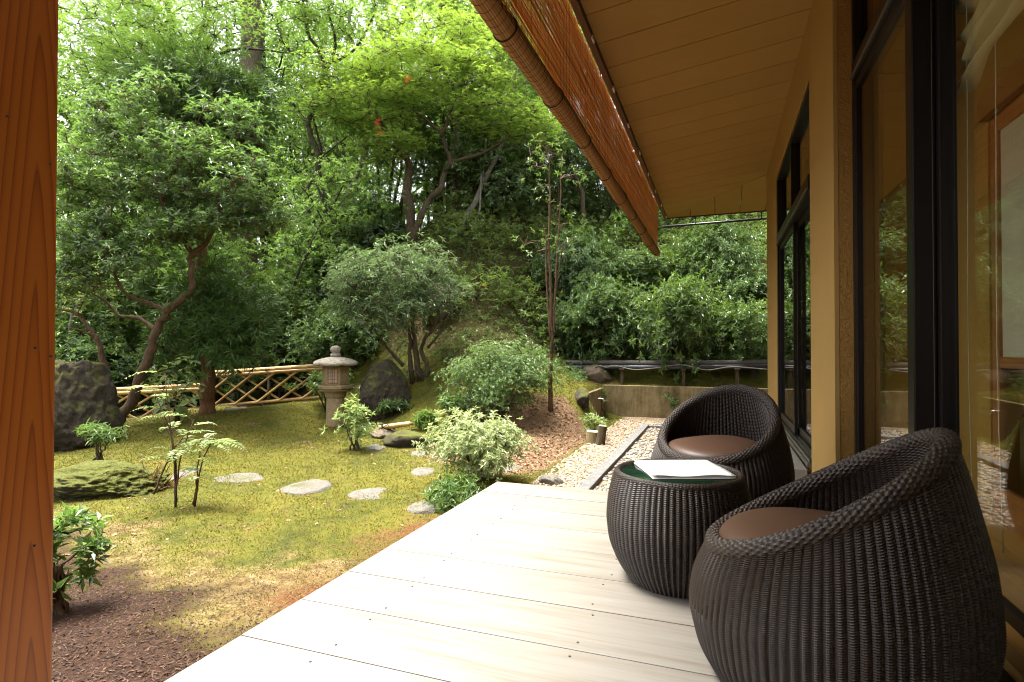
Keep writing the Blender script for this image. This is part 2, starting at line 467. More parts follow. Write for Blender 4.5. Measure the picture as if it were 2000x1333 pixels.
# ------------------------------------------------------------------ wood, plaster and metal
def wood_mat(name, axis, cA, cB, cC, scale=1.0, rough=.45, spec=.4, vary=.25, coat=0.0, line=.5):
    """long grain along one axis"""
    m = NT(name)
    st = [22, 22, 22]; st['xyz'.index(axis)] = 1.1
    oi = m.n('ShaderNodeObjectInfo').outputs['Random']
    v = m.coord('World', tuple(s * scale for s in st))
    off = m.n('ShaderNodeVectorMath', operation='ADD')
    cmb = m.n('ShaderNodeCombineXYZ')
    for k in range(3): m.l(m.math('MULTIPLY', oi, 37.0 + 11 * k), cmb.inputs[k])
    m.l(v, off.inputs[0]); m.l(cmb.outputs[0], off.inputs[1])
    n = m.noise(off.outputs[0], 1.0, 6, .62, 1.2)
    n2 = m.noise(off.outputs[0], 4.5, 3, .6)
    f = m.math('ADD', m.math('MULTIPLY', n, 1 - line * .5), m.math('MULTIPLY', n2, line * .5))
    c = m.ramp(f, [(.32, cA), (.5, cB), (.68, cC)])
    c = m.mix(m.math('MULTIPLY', oi, vary), c, cA)
    p = m.pr(c, rough, spec)
    p.inputs['Coat Weight'].default_value = coat; p.inputs['Coat Roughness'].default_value = .25
    m.bump(n2, .06, .003)
    return m.m

M_DECK = wood_mat('pale_cypress', 'x', (.118, .096, .070), (.162, .146, .122), (.186, .174, .153), .55, .46, .4, .16, 0.0, .9)
M_EDGE = wood_mat('deck_edge_wood', 'y', (.50, .36, .2), (.62, .48, .3), (.7, .58, .4), .6)
M_INT = wood_mat('golden_floor_wood', 'y', (.36, .17, .035), (.48, .25, .06), (.55, .31, .09), .6, .3, .5, .2)
M_REDW = wood_mat('reddish_joinery', 'z', (.22, .075, .02), (.34, .13, .035), (.42, .18, .055), 1.0, .35, .5)
M_REDWY = wood_mat('reddish_joinery_rail', 'y', (.22, .075, .02), (.34, .13, .035), (.42, .18, .055), 1.0, .35, .5)
M_SCREW = plain('dark_screw', (.05, .045, .04), .4, .5, 40, .2, metal=.8)

# post: flat sawn cedar with stacked arches in the grain
m = NT('red_cedar_post')
tc = m.n('ShaderNodeNewGeometry').outputs['Position']
sp = m.n('ShaderNodeSeparateXYZ'); m.l(tc, sp.inputs[0])
wv = m.noise(m.coord('World', (6, 6, .8)), 1.0, 3, .5)
yy = m.math('ADD', m.math('SUBTRACT', sp.outputs[1], .862), m.math('MULTIPLY', m.math('SUBTRACT', wv, .5), .032))
rr = m.math('SQRT', m.math('ADD', m.math('MULTIPLY', yy, yy), .00006))
xx = m.math('MULTIPLY', m.math('ADD', sp.outputs[0], 1.5), 60)
ring = m.math('ADD', m.math('ADD', m.math('MULTIPLY', rr, 52.0), m.math('MULTIPLY', sp.outputs[2], 3.8)), m.math('ADD', m.math('MULTIPLY', wv, 2.4), xx))
fr = m.math('FRACT', ring)
fine = m.noise(m.coord('World', (60, 260, 3)), 1.0, 3, .6)
band = m.ramp(fr, [(.0, (.43, .124, .012)), (.5, (.41, .114, .011)), (.80, (.32, .078, .007)), (.93, (.20, .042, .005)), (1.0, (.41, .116, .012))])
col = m.mix(m.math('MULTIPLY', fine, .35), band, (.40, .125, .014))
p = m.pr(col, .38, .45)
m.bump(fr, .05, .002)
M_POST = m.m

def plaster(name, col, sc=60, bump=.5, bd=.006, rough=.9, each=0.0):
    m = NT(name)
    g = m.coord('World')
    n = m.noise(g, sc, 5, .65); n2 = m.noise(g, 2.2, 3, .5)
    c = m.mix(n2, tuple(x * .86 for x in col), tuple(x * 1.1 for x in col))
    c = m.mix(m.math('MULTIPLY', n, .35), c, tuple(x * .72 for x in col))
    if each:
        st = m.noise(m.coord('World', (3, 9, 3)), 1.5, 5, .7)
        c = m.mix(m.math('MULTIPLY', m.n('ShaderNodeObjectInfo').outputs['Random'], each), c, tuple(x * .6 for x in col))
        c = m.mix(m.math('MULTIPLY', st, .35), c, tuple(x * .6 for x in col))
    m.pr(c, rough, .2); m.bump(n, bump, bd)
    return m.m
M_WALL = plaster('ochre_plaster', (.36, .222, .072), 70, .35)
M_WALLR = plaster('rough_ochre_plaster', (.34, .185, .048), 42, 1.0, .014)
M_CEIL = plaster('ochre_soffit_board', (.37, .218, .066), 130, .15, .003, .9, .22)
M_INW = plaster('ochre_inner_wall', (.36, .19, .035), 90, .2)
M_FASC = wood_mat('dark_fascia', 'y', (.060, .026, .012), (.10, .045, .020), (.14, .065, .03), 1.0, .55)
M_ALU = plain('bronze_aluminium', (.006, .0045, .004), .42, .25, 60, .2, .03, .002)
M_ALUL = plain('grey_aluminium_track', (.13, .12, .10), .4, .5, 40, .2, .03, .002, .5)
M_DARK = plain('black_metal', (.012, .011, .010), .4, .5, 50)
M_WHITE = plain('white_plastic', (.75, .74, .72), .4, .5, 20, .05)

def glass_mat(name, tint=(.93, .96, .94), ior=1.5):
    m = NT(name)
    tr = m.n('ShaderNodeBsdfTransparent'); tr.inputs[0].default_value = (*tint, 1)
    gl = m.n('ShaderNodeBsdfGlossy'); gl.inputs['Roughness'].default_value = .0
    ge = m.n('ShaderNodeNewGeometry'); dt = m.n('ShaderNodeVectorMath', operation='DOT_PRODUCT')
    m.l(ge.outputs['Normal'], dt.inputs[0]); m.l(ge.outputs['Incoming'], dt.inputs[1])
    f5 = m.math('POWER', m.math('SUBTRACT', 1.0, m.math('ABSOLUTE', dt.outputs['Value'])), 5.0)
    fr = m.math('ADD', m.math('MULTIPLY', f5, .96), .04)          # reflectance of each glass surface
    mx = m.n('ShaderNodeMixShader')
    m.l(fr, mx.inputs[0]); m.l(tr.outputs[0], mx.inputs[1]); m.l(gl.outputs[0], mx.inputs[2]); m.l(mx.outputs[0], m.out.inputs[0])
    return m.m
M_GLASS = glass_mat('window_glass')

# ------------------------------------------------------------------ deck
deck = thing('wooden_deck', 'pale cypress plank deck running beside the house', 'deck')
scr_mb = MB(); scr_mb.lathe([(.0042, -.001), (.0042, .0012), (.002, .0014)], 8)
SCREW = scr_mb.mesh('screw', M_SCREW)
PW = .303
XL, XR = -1.572, .755
for k in range(-12, 6):
    y0 = 2.154 + PW * k; y1 = y0 + PW
    b = MB(); b.box(XL + random.uniform(-.002, .002), XR, y0 + .0022, y1 - .0022, -.04, random.uniform(-.0012, .0))
    pl = b.build('plank', M_DECK, deck, bevel=.0015)
    if k >= -4:
        for xs in (-1.22, -.46, .26):
            for ys in (.05, PW - .05):
                link('screw', SCREW, pl, (xs + random.uniform(-.012, .012), y0 + ys + random.uniform(-.01, .01), .0003))
b = MB(); b.box(XL + .02, XL + .06, -1.5, 3.93, -.20, -.041); b.build('edge_beam', M_EDGE, deck)
b = MB(); b.box(XL + .07, XR, 3.90, 3.94, -.20, -.041); b.build('end_beam', M_EDGE, deck)
for yy_ in (.2, 2.0, 3.8):
    b = MB(); b.box(XL + .07, XL + .16, yy_ - .045, yy_ + .045, GZ - .05, -.041); b.build('support_post', M_EDGE, deck)

# ------------------------------------------------------------------ post
b = MB(); b.box(-1.655, -1.5, .752, .907, -.038, 3.6)
post = b.build('timber_post', M_POST, None, bevel=.006)
tag(post, 'reddish brown planed cedar post standing on the deck edge', 'post')
for (py, pz) in ((.895, .98), (.862, 1.0), (.802, 1.52), (.89, 1.44), (.865, .54), (.79, .50)):
    n_ = MB(); n_.lathe([(.003, 0), (.003, .0015), (.001, .002)], 8)
    n_.build('nail', M_SCREW, post, (-1.4995, py, pz), rot=(0, R(90), 0))

# ------------------------------------------------------------------ house
house = thing('house', 'ochre plastered single storey house with deep eaves and glazed doors', 'building')
XE, YE, ZE = -.932, 11.2, 3.49          # eave corner
XW, YWE = .69, 9.6                      # plaster face and its far end
SL = .125
def hb(name, mat, *a, bevel=0.0, parent=house):
    b = MB(); b.box(*a); return b.build(name, mat, parent, bevel=bevel)
hb('wall', M_WALL, XW, .95, 8.03, YWE, GZ - .1, 3.75)
pil = hb('pillar', M_WALL, XW, .83, 4.14, 5.15, GZ - .1, 3.75, bevel=.006)
hb('plaster_return', M_WALLR, XW + .028, .96, 4.128, 4.139, .02, 3.72, parent=pil)
hb('corner_bead', M_WALL, XW + .0, XW + .026, 4.126, 4.139, .0, 3.72, parent=pil)
hb('wall', M_WALL, .83, .96, 4.14, 5.15, GZ - .1, 3.75)
hb('lintel', M_WALL, XW, .95, 5.15, 8.03, 3.20, 3.75)
hb('lintel', M_WALL, .80, .96, -2.6, 4.128, 3.42, 3.75)
hb('sill_wall', M_WALL, .74, .95, 5.15, 8.03, GZ - .1, .03)
hb('sill_wall', M_WALL, .80, .96, -2.6, 4.12, GZ - .1, .008)
hb('end_wall', M_WALL, .95, 6.0, YWE - .2, YWE, GZ - .1, 3.75)
hb('back_wall', M_INW, 5.8, 6.0, -2.6, YWE - .2, GZ - .1, 3.75)
hb('side_wall', M_WALL, -1.9, 6.0, -2.8, -2.6, GZ - .1, 3.75)  # unseen; extended out past the deck to block light from behind
hb('room_ceiling', M_INW, .96, 5.8, -2.6, YWE - .2, 3.44, 3.52)

# soffit boards (along X on the long slope, along Y on the far hip)
BW = .428
def zs(x): return ZE + SL * (x - XE)
y = 3.884 * 1.071 - BW * 15
kk = 0
while y < YE:
    y0, y1 = y + .005, min(y + BW - .005, YE - .01)
    def xr(yv): return min(XW + .05, XE + (YE - yv))
    if y1 > y0 and xr(y0) > XE + .03:
        x0 = XE
        pts = [(x0, y0), (xr(y0), y0)]
        if y0 < YE - (XW + .05 - XE) < y1: pts.append((XW + .05, YE - (XW + .05 - XE)))
        pts += [(max(xr(y1), x0 + .004), y1), (x0, y1)]
        b = MB(); n = len(pts)
        vs = [(px, py, zs(px)) for px, py in pts] + [(px, py, zs(px) + .012) for px, py in pts]
        b.add(vs, [tuple(range(n))[::-1], tuple(range(n, 2 * n))] + [(i, (i + 1) % n, (i + 1) % n + n, i + n) for i in range(n)])
        b.build('soffit_board', M_CEIL, house)
    y += BW; kk += 1
x = XE
def zh(yv): return ZE + SL * (YE - yv)
while x < 2.4:
    x0, x1 = x + .005, x + BW - .005
    yl = lambda xv: max(YE - (xv - XE), YE - (XW + .05 - XE))
    pts = [(x0, YE), (x0, yl(x0) + .006), (x1, yl(x1) + .006), (x1, YE)]
    b = MB(); n = 4
    vs = [(px, py, zh(py)) for px, py in pts] + [(px, py, zh(py) + .012) for px, py in pts]
    b.add(vs, [tuple(range(n)), tuple(range(n, 2 * n))[::-1]] + [(i, i + n, (i + 1) % n + n, (i + 1) % n) for i in range(n)])
    b.build('soffit_board', M_CEIL, house)
    x += BW
b = MB()   # roof above the soffit
b.add([(XE - .02, -2.9, ZE + .12), (6.2, -2.9, ZE + 1.1), (6.2, YE, ZE + 1.1), (XE - .02, YE + .02, ZE + .12),
       (XE - .02, -2.9, ZE + .05), (6.2, -2.9, ZE + .93), (6.2, YE, ZE + .93), (XE - .02, YE + .02, ZE + .05)],
      [(0, 1, 2, 3), (7, 6, 5, 4), (0, 4, 5, 1), (1, 5, 6, 2), (2, 6, 7, 3), (3, 7, 4, 0)])
roof = b.build('roof', plain('grey_roof', (.12, .12, .12), .6, .3), house)
hb('fascia', M_FASC, XE - .055, XE - .004, -2.9, YE + .03, ZE - .045, ZE + .11)
hb('fascia', M_FASC, XE - .004, 3.0, YE + .004, YE + .03, ZE - .02, ZE + .11)
b = MB(); b.tube([(XE - .10, YE + .08, ZE - .15), (1.2, YE + .08, ZE - .13)], .022, 8); gut = b.build('rain_rail', M_DARK, house)
for xx_ in (-.98, -.42, .15, .72):
    b = MB(); b.box(xx_ - .008, xx_ + .008, YE + .03, YE + .05, ZE - .15, ZE + .02); b.build('bracket', M_DARK, gut)
for k in range(14):
    b = MB(); b.box(XE - .008, XE + .006, -1.2 + k * .93, -1.2 + k * .93 + .075, ZE - .062, ZE - .028); b.build('blind_clip', M_WHITE, house, bevel=.003)

# far window: three tall bays with a clerestory
def window(label, X0, X1, xg, y0, y1, z0, z1, ztr, mulls, tr_h=.12):
    w = bpy.data.objects.new('window', None); COL.objects.link(w); w.parent = house; w['label'] = label
    j = .055
    hb('jamb', M_ALU, X0, X1, y0 + .002, y0 + j, z0, z1, parent=w, bevel=.004)
    hb('jamb', M_ALU, X0, X1, y1 - j, y1 - .002, z0, z1, parent=w, bevel=.004)
    hb('head', M_ALU, X0, X1, y0 + j, y1 - j, z1 - .06, z1 - .002, parent=w, bevel=.004)
    tb = hb('transom', M_ALU, X0 - .012, X1, y0 + j, y1 - j, ztr, ztr + tr_h, parent=w, bevel=.006)
    hb('drip_bead', M_ALUL, X0 - .022, X0 - .0125, y0 + j, y1 - j, ztr + .014, ztr + .026, parent=tb)
    ys = [y0 + j] + [mm for mm in mulls] + [y1 - j]
    for mm in mulls:
        hb('mullion', M_ALU, X0 + .01, X1 - .01, mm - .022, mm + .022, ztr + tr_h, z1 - .06, parent=w, bevel=.003)
    for a, c in zip(ys[:-1], ys[1:]):
        hb('pane', M_GLASS, xg, xg + .005, a + .01, c - .01, ztr + tr_h - .01, z1 - .05, parent=w)
    return w
w = window('bronze framed glazed doors with a clerestory beyond the pillar', XW + .006, XW + .13, XW + .06, 5.152, 8.028, .03, 3.198, 2.30, [6.59], .13)
def sash(par, x, y0, y1, z0, z1, st=.05, th=.032):
    d = bpy.data.objects.new('sliding_sash', None); COL.objects.link(d); d.parent = par
    b = MB()
    b.box(x, x + th, y0, y0 + st, z0, z1); b.box(x, x + th, y1 - st, y1, z0, z1)
    b.box(x + .001, x + th - .001, y0 + st, y1 - st, z0, z0 + .09); b.box(x + .001, x + th - .001, y0 + st, y1 - st, z1 - .06, z1)
    b.build('sash_frame', M_ALU, d)
    hb('pane', M_GLASS, x + th / 2 - .002, x + th / 2 + .003, y0 + st - .006, y1 - st + .006, z0 + .08, z1 - .05, parent=d)
    return d
sash(w, XW + .03, 6.53, 7.97, .10, 2.30); sash(w, XW + .072, 5.21, 6.60, .10, 2.30)
tr_ = hb('sill_track', M_ALUL, XW - .03, XW + .15, 5.152, 8.028, .031, .07, parent=w, bevel=.003)
for xx_ in (XW - .015, XW + .02, XW + .062, XW + .105):
    hb('rail', M_ALUL, xx_, xx_ + .006, 5.16, 8.02, .0705, .094, parent=tr_)
hb('stone_sill', plain('grey_stone_sill', (.22, .20, .17), .7, .3, 40), XW - .13, XW - .031, 5.152, 8.0, GZ, .012)

# near window: tall sliding doors set back behind the pillar
w2 = window('near bronze framed glazed doors set back behind the plaster pillar', .795, .905, .835, -2.5, 4.125, .035, 3.418, 2.67, [2.86, .9, -.9], .115)
sash(w2, .80, 2.86, 4.07, .075, 2.67, .05, .034)
sash(w2, .862, .90, 2.93, .075, 2.67, .05, .034)
sash(w2, .80, -1.05, .95, .075, 2.67, .05, .034)
mu = hb('mullion', M_ALU, .768, .852, 2.835, 2.925, .0, 3.417, parent=w2, bevel=.006)
hb('mullion_strip', M_ALUL, .838, .8405, 2.8335, 2.8348, .1, 3.3, parent=mu)
hb('mullion', M_ALU, .853, .915, 2.80, 2.90, .075, 3.417, parent=w2, bevel=.004)
hb('jamb_bead', M_ALUL, .815, .823, 4.055, 4.068, .1, 2.66, parent=w2)
hb('track', M_ALU, .757, .80, -2.5, 4.12, .0, .034, parent=w2)
hb('riser', M_WALL, .80, .808, -2.5, 4.12, .009, .034, parent=w2)

# corridor behind the glass
cor = thing('glazed_corridor', 'golden wood floored corridor behind the near glass doors', 'corridor')
for k in range(5):
    b = MB(); b.box(.808 + k * .125, .808 + (k + 1) * .125 - .002, -2.4, 4.09, .06, .118 + random.uniform(0, .001)); b.build('floor_board', M_INT, cor, bevel=.002)
hb('end_wall', M_INW, .96, 1.44, 4.10, 4.22, .0, 3.44, parent=cor)
hb('upper_wall', M_INW, 1.30, 1.42, -2.6, 4.10, 2.31, 3.44, parent=cor)
hb('side_wall', M_INW, 1.30, 1.42, 3.58, 4.10, .118, 2.31, parent=cor)
hb('head_beam', M_REDWY, 1.26, 1.299, -2.6, 3.60, 2.17, 2.30, parent=cor, bevel=.003)
hb('room_floor', plain('rush_mat', (.48, .36, .16), .8, .2, 200), 1.44, 5.8, -2.6, 9.4, .02, .10, parent=cor)
M_PAPER = plain('screen_paper', (.50, .42, .29), .8, .2, 14, .03)
def screen(y0, y1, nm):
    s = thing('sliding_screen', nm, 'screen', (0, 0, 0))
    st = .075
    hb('stile', M_REDW, 1.31, 1.345, y0, y0 + st, .119, 2.17, parent=s, bevel=.002)
    hb('stile', M_REDW, 1.31, 1.345, y1 - st, y1, .119, 2.17, parent=s, bevel=.002)
    for z0, z1 in ((.119, .30), (.90, .955), (2.09, 2.17)):
        hb('rail', M_REDWY, 1.312, 1.343, y0 + st, y1 - st, z0, z1, parent=s, bevel=.002)
    hb('paper', M_PAPER, 1.325, 1.33, y0 + st, y1 - st, .955, 2.09, parent=s)
    hb('pane', M_GLASS, 1.325, 1.33, y0 + st, y1 - st, .30, .90, parent=s)
    for k in range(3):
        yc = y0 + st + (y1 - y0 - 2 * st) * (k + 1) / 4
        hb('lattice_bar', M_REDW, 1.334, 1.342, yc - .006, yc + .006, .30, .90, parent=s)
screen(2.62, 3.58, 'white papered wooden screen nearest the ochre corridor end wall')
screen(1.62, 2.60, 'second white papered wooden screen from the corridor end wall')
screen(.62, 1.60, 'third white papered wooden screen, beyond the near chair')

# roman shade with cords
m = NT('linen'); g = m.coord('Object'); n = m.noise(g, 180, 3); m.pr(m.mix(n, (.44, .34, .17), (.56, .45, .25)), .9, .1); m.bump(n, .15, .002)
sh = thing('roman_shade', 'cream linen roman shade gathered up behind the near glass', 'shade', (.98, 0, 0))
b = MB(); ny_, nz_ = 40, 26
prof = [(0, 3.38), (.0, 2.62), (-.035, 2.50), (.02, 2.42), (-.05, 2.36), (.02, 2.31), (-.05, 2.27), (.015, 2.24), (-.035, 2.205), (.01, 2.19)]
prof = smooth_path([(a_, 0, c_) for a_, c_ in prof], 3)
vs = []
for j in range(ny_ + 1):
    yv = .6 + (2.86 - .6) * j / ny_
    e = max(0, (yv - 2.66) / .2)
    for q, pp in enumerate(prof):
        vs.append((pp[0] + .012 * math.sin(yv * 9 + q * .7), yv + .04 * e * math.sin(q * 1.3), pp[2] - .06 * math.sin(yv * 2.7) * (q > 5) - .05 * e * (q / len(prof)) ** 2 * 1.5))
np_ = len(prof)
b.add(vs, [(j * np_ + q, j * np_ + q + 1, (j + 1) * np_ + q + 1, (j + 1) * np_ + q) for j in range(ny_) for q in range(np_ - 1)], True)
o_ = b.build('cloth', m.m, sh); md = o_.modifiers.new('thick', 'SOLIDIFY'); md.thickness = .003
for yc, dx in ((2.80, .0), (2.60, .02)):
    b = MB(); b.tube(smooth_path([(dx - .03, yc, 3.3), (dx - .03, yc, 2.0), (dx - .032, yc + .006, 1.0), (dx - .03, yc - .02, .25)], 4), .0022, 5); b.build('cord', M_PAPER, sh)

# spindle chair in the inner room
ch = thing('spindle_chair', 'small reddish wooden spindle-back chair inside the room', 'chair', (2.15, 5.0, .10), rz=R(200))
b = MB(); b.box(-.21, .21, -.21, .21, .40, .435); b.build('seat', M_REDW, ch, bevel=.008)
for sx in (-.18, .18):
    b = MB(); b.tube([(sx, -.18, 0), (sx * .95, -.17, .40)], .017, 8); b.build('leg', M_REDW, ch)
    b = MB(); b.tube([(sx, .20, 0), (sx * .95, .18, .42), (sx * 1.0, .25, .88)], .017, 8); b.build('back_post', M_REDW, ch)
b = MB(); b.box(-.20, .20, .235, .262, .80, .88); b.build('top_rail', M_REDW, ch, bevel=.006)
for k in range(6):
    b = MB(); b.tube([(-.13 + k * .052, .185, .43), (-.135 + k * .054, .245, .81)], .007, 6); b.build('spindle', M_REDW, ch)

# ------------------------------------------------------------------ rolled reed blind under the eave
m = NT('reed'); isl = m.n('ShaderNodeNewGeometry').outputs['Random Per Island']
g = m.coord('World', (30, 2, 30)); n = m.noise(g, 2, 3)
c = m.ramp(m.math('ADD', m.math('MULTIPLY', isl, .75), m.math('MULTIPLY', n, .25)), [(.1, (.30, .11, .027)), (.4, (.52, .235, .068)), (.7, (.64, .34, .115)), (.95, (.74, .53, .28))])
p = m.pr(c, .45, .45, surface=False)
tr = m.n('ShaderNodeBsdfTranslucent'); m.l(c, tr.inputs[0]); mx = m.n('ShaderNodeMixShader'); mx.inputs[0].default_value = .45
m.l(p.outputs[0], mx.inputs[1]); m.l(tr.outputs[0], mx.inputs[2]); m.l(mx.outputs[0], m.out.inputs[0])
M_REED = m.m
M_CORD = plain('black_cord', (.012, .008, .006), .8, .2)
XB, YB0, YB1, ZR = XE - .062, .55, 10.0, 2.66
bl = thing('reed_blind', 'reddish brown rolled-up reed blind hanging along the eave', 'blind')
rr_ = np.random.default_rng(5)
b = MB(); zt = ZE - .05; nre = 165
for layer, off in ((0, 0.0), (1, .016)):
    for k in range(nre):
        z = ZR + (zt - ZR) * (k + .5) / nre + rr_.normal(0, .0006)
        hw = .0014 * rr_.uniform(.7, 1.3)
        xa = XB - off + rr_.normal(0, .0012); sag = .010 * math.sin(k * .13 + layer)
        ys_ = np.linspace(YB0 + rr_.uniform(-.01, .01), YB1 + rr_.uniform(-.01, .01), 9)
        pts = np.stack([xa + rr_.normal(0, .0012, 9), ys_, z + rr_.normal(0, .0012, 9) + .004 * np.sin(ys_ * 2.1 + layer * 1.7)], 1)
        b.tube(pts, hw, 4, False)
o_ = b.build('reed_sheet', M_REED, bl); o_['kind'] = 'stuff'
b = MB()
yv = YB0 + .02
while yv < YB1:
    for off in (.003, -.006, -.019):
        b.tube([(XB + off, yv + rr_.normal(0, .004), zt), (XB + off, yv + rr_.normal(0, .012), ZR)], .0011, 3, False)
    yv += .085
o_ = b.build('stitching', M_CORD, bl); o_['kind'] = 'stuff'
# the roll
b = MB(); RR = .056; nr = 54; nyr = 46
ysr = np.linspace(YB0 - .03, YB1 + .04, nyr)
rad = RR * (1 + .08 * np.sin(ysr * 2.3) + .05 * np.sin(ysr * 5.1 + 1) + .02 * rr_.normal(0, 1, nyr))
zsag = -.012 * np.sin((ysr - YB0) / (YB1 - YB0) * math.pi * 3) + .010 * np.sin(ysr * 1.9)
for k in range(nr):
    th = 2 * math.pi * k / nr
    pts = np.stack([XB - .018 + rad * math.cos(th), ysr + rr_.uniform(-.006, .006), ZR - .03 + zsag + rad * math.sin(th)], 1)
    b.tube(pts, .0042 * rr_.uniform(.8, 1.15), 4, True)
for k in range(nr // 2):
    th = 2 * math.pi * k / (nr // 2); pts = np.stack([XB - .018 + .75 * rad * math.cos(th), ysr, ZR - .03 + zsag + .75 * rad * math.sin(th)], 1)
    b.tube(pts, .008, 4, True)
o_ = b.build('reed_roll', M_REED, bl); o_['kind'] = 'stuff'
def ring(mb, yc, rt, extra):
    i = np.interp(yc, ysr, np.arange(nyr)); r0 = np.interp(yc, ysr, rad) + extra; z0 = ZR - .03 + np.interp(yc, ysr, zsag)
    a = np.linspace(0, 2 * math.pi, 19)
    mb.tube(np.stack([XB - .018 + r0 * np.cos(a), yc + .006 * np.sin(a * 2), z0 + r0 * np.sin(a)], 1), rt, 4, False)
b = MB(); yv = YB0
while yv < YB1: ring(b, yv, .0012, .0045); yv += .062
o_ = b.build('roll_stitching', M_CORD, bl); o_['kind'] = 'stuff'
for k in range(11):
    b = MB(); ring(b, .9 + k * .88, .0035, .009); b.build('tie_cord', M_CORD, bl)
# ------------------------------------------------------------------ wicker furniture
m = NT('dark_wicker')
g = m.coord('Object'); n = m.noise(g, 55, 4, .6); n2 = m.noise(g, 6, 3)
c = m.mix(n2, m.ramp(n, [(.3, (.007, .0042, .0027)), (.7, (.019, .011, .0065))]), m.ramp(n, [(.3, (.014, .0078, .0045)), (.7, (.038, .0205, .011))]))
m.pr(c, .44, .35); m.bump(n, .08, .002)
M_WICK = m.m
m = NT('brown_leatherette'); g = m.coord('Object'); n = m.noise(g, 220, 3, .6); n2 = m.noise(g, 9, 3)
m.pr(m.mix(n2, (.060, .029, .016), (.080, .041, .024)), .45, .35); m.bump(n, .10, .001)
M_CUSH = m.m

def woven(rfun, zfun, ncol, nrow, flip=False, amp=.0040, ramp_=.0042, s0=0.0, s1=1.0, spc=4, spr=2, name='shell'):
    """a woven shell: columns of stacked strands; rfun(s, th) radius, zfun(s, th) height"""
    nt, ns = ncol * spc, nrow * spr
    th = np.arange(nt) / nt * 2 * math.pi
    s = s0 + (s1 - s0) * np.arange(ns + 1) / ns
    S, T = np.meshgrid(s, th, indexing='ij')
    colph = (T / (2 * math.pi) * ncol)
    ci = np.floor(colph).astype(int); cf = colph - ci
    rowi = np.arange(ns + 1)[:, None] / spr
    bulge = np.sin(cf * math.pi) ** .8
    strand = .5 + .5 * np.cos(2 * math.pi * (rowi + .5 * (ci % 2)))
    sg = -1 if flip else 1
    rr = rfun(S, T) + sg * (amp * bulge + ramp_ * strand * (.35 + .65 * bulge))
    zz = zfun(S, T)
    Vv = np.stack([rr * np.cos(T), rr * np.sin(T), zz], -1).reshape(-1, 3)
    i = np.arange(ns)[:, None] * nt; j = np.arange(nt)[None]; j2 = (j + 1) % nt
    a, b_, c_, d_ = (i + j), (i + j2), (i + nt + j2), (i + nt + j)
    Fq = np.stack([a, b_, c_, d_] if not flip else [a, d_, c_, b_], -1).reshape(-1, 4)
    return np_mesh(name, Vv, Fq, M_WICK, False)

def braid(cfun, n, rt, name='rim', per=1.0, sides=28):
    """thick braided rim along the closed curve cfun(th)"""
    th = np.arange(n) / n * 2 * math.pi
    C = cfun(th); tan = np.roll(C, -1, 0) - np.roll(C, 1, 0); tan /= np.linalg.norm(tan, axis=1)[:, None]
    out = C * [1, 1, 0]; out /= np.linalg.norm(out, axis=1)[:, None]
    out = out - tan * (out * tan).sum(1)[:, None]; out /= np.linalg.norm(out, axis=1)[:, None]
    up = np.cross(tan, out); up *= np.sign(up[:, 2:3])
    ph = np.arange(sides) / sides * 2 * math.pi
    tw = np.arange(n)[:, None] / n * per
    h = np.abs(np.sin((tw * 64 + ph[None] / (2 * math.pi) * 14) * math.pi)) ** .6
    h2 = np.abs(np.sin((tw * 74 - ph[None] / (2 * math.pi) * 2) * math.pi)) ** .5
    r = rt * (.80 + .18 * h + .03 * h2)
    Vv = C[:, None] + out[:, None] * (r * np.cos(ph))[..., None] * .95 + up[:, None] * (r * np.sin(ph))[..., None] * 1.05
    i = np.arange(n)[:, None]; i2 = (i + 1) % n; j = np.arange(sides)[None]; j2 = (j + 1) % sides
    Fq = np.stack([i * sides + j, i2 * sides + j, i2 * sides + j2, i * sides + j2], -1).reshape(-1, 4)
    return np_mesh(name, Vv.reshape(-1, 3), Fq, M_WICK, False)

RIM0, RIM1 = .385, .745
def rimz(th): return RIM0 + (RIM1 - RIM0) * (.5 + .5 * np.cos(th)) ** 1.15
_sb = [0, .05, .14, .32, .57, .76, .91, 1.0]; _rb = [.320, .338, .368, .400, .384, .352, .325, .305]
_sf = [0, .08, .22, .52, .75, .9, 1.0]; _rf = [.320, .338, .370, .397, .385, .362, .342]
_dens = np.linspace(0, 1, 101)
def _smooth(xs, ys):
    v = np.interp(_dens, xs, ys)
    for _ in range(40): v[1:-1] = .25 * v[:-2] + .5 * v[1:-1] + .25 * v[2:]
    return v
_vb, _vf = _smooth(_sb, _rb), _smooth(_sf, _rf)
def chair_r(S, T):
    w = .5 + .5 * np.cos(T)
    return np.interp(S, _dens, _vb) * w + np.interp(S, _dens, _vf) * (1 - w)
def chair_z(S, T): return S * (rimz(T) - .004)
OUT = woven(chair_r, chair_z, 96, 92, name='shell')
def in_r(S, T):
    z = .30 + (rimz(T) - .30) * S
    return chair_r(z / rimz(T), T) - .040
INN = woven(in_r, lambda S, T: .30 + (rimz(T) - .306) * S, 96, 48, flip=True, name='lining')
RIM = braid(lambda th: np.stack([(chair_r(np.ones_like(th), th) - .017) * np.cos(th), (chair_r(np.ones_like(th), th) - .017) * np.sin(th), rimz(th) - .002], 1), 900, .031)
b = MB(); b.lathe([(.0, .30), (.33, .30), (.33, .315), (.0, .32)], 32, cap=False); SEATB = b.mesh('seat_base', M_WICK)
b = MB(); b.lathe([(.31, 0), (.32, .012)], 48); FOOTB = b.mesh('foot_ring', M_DARK)

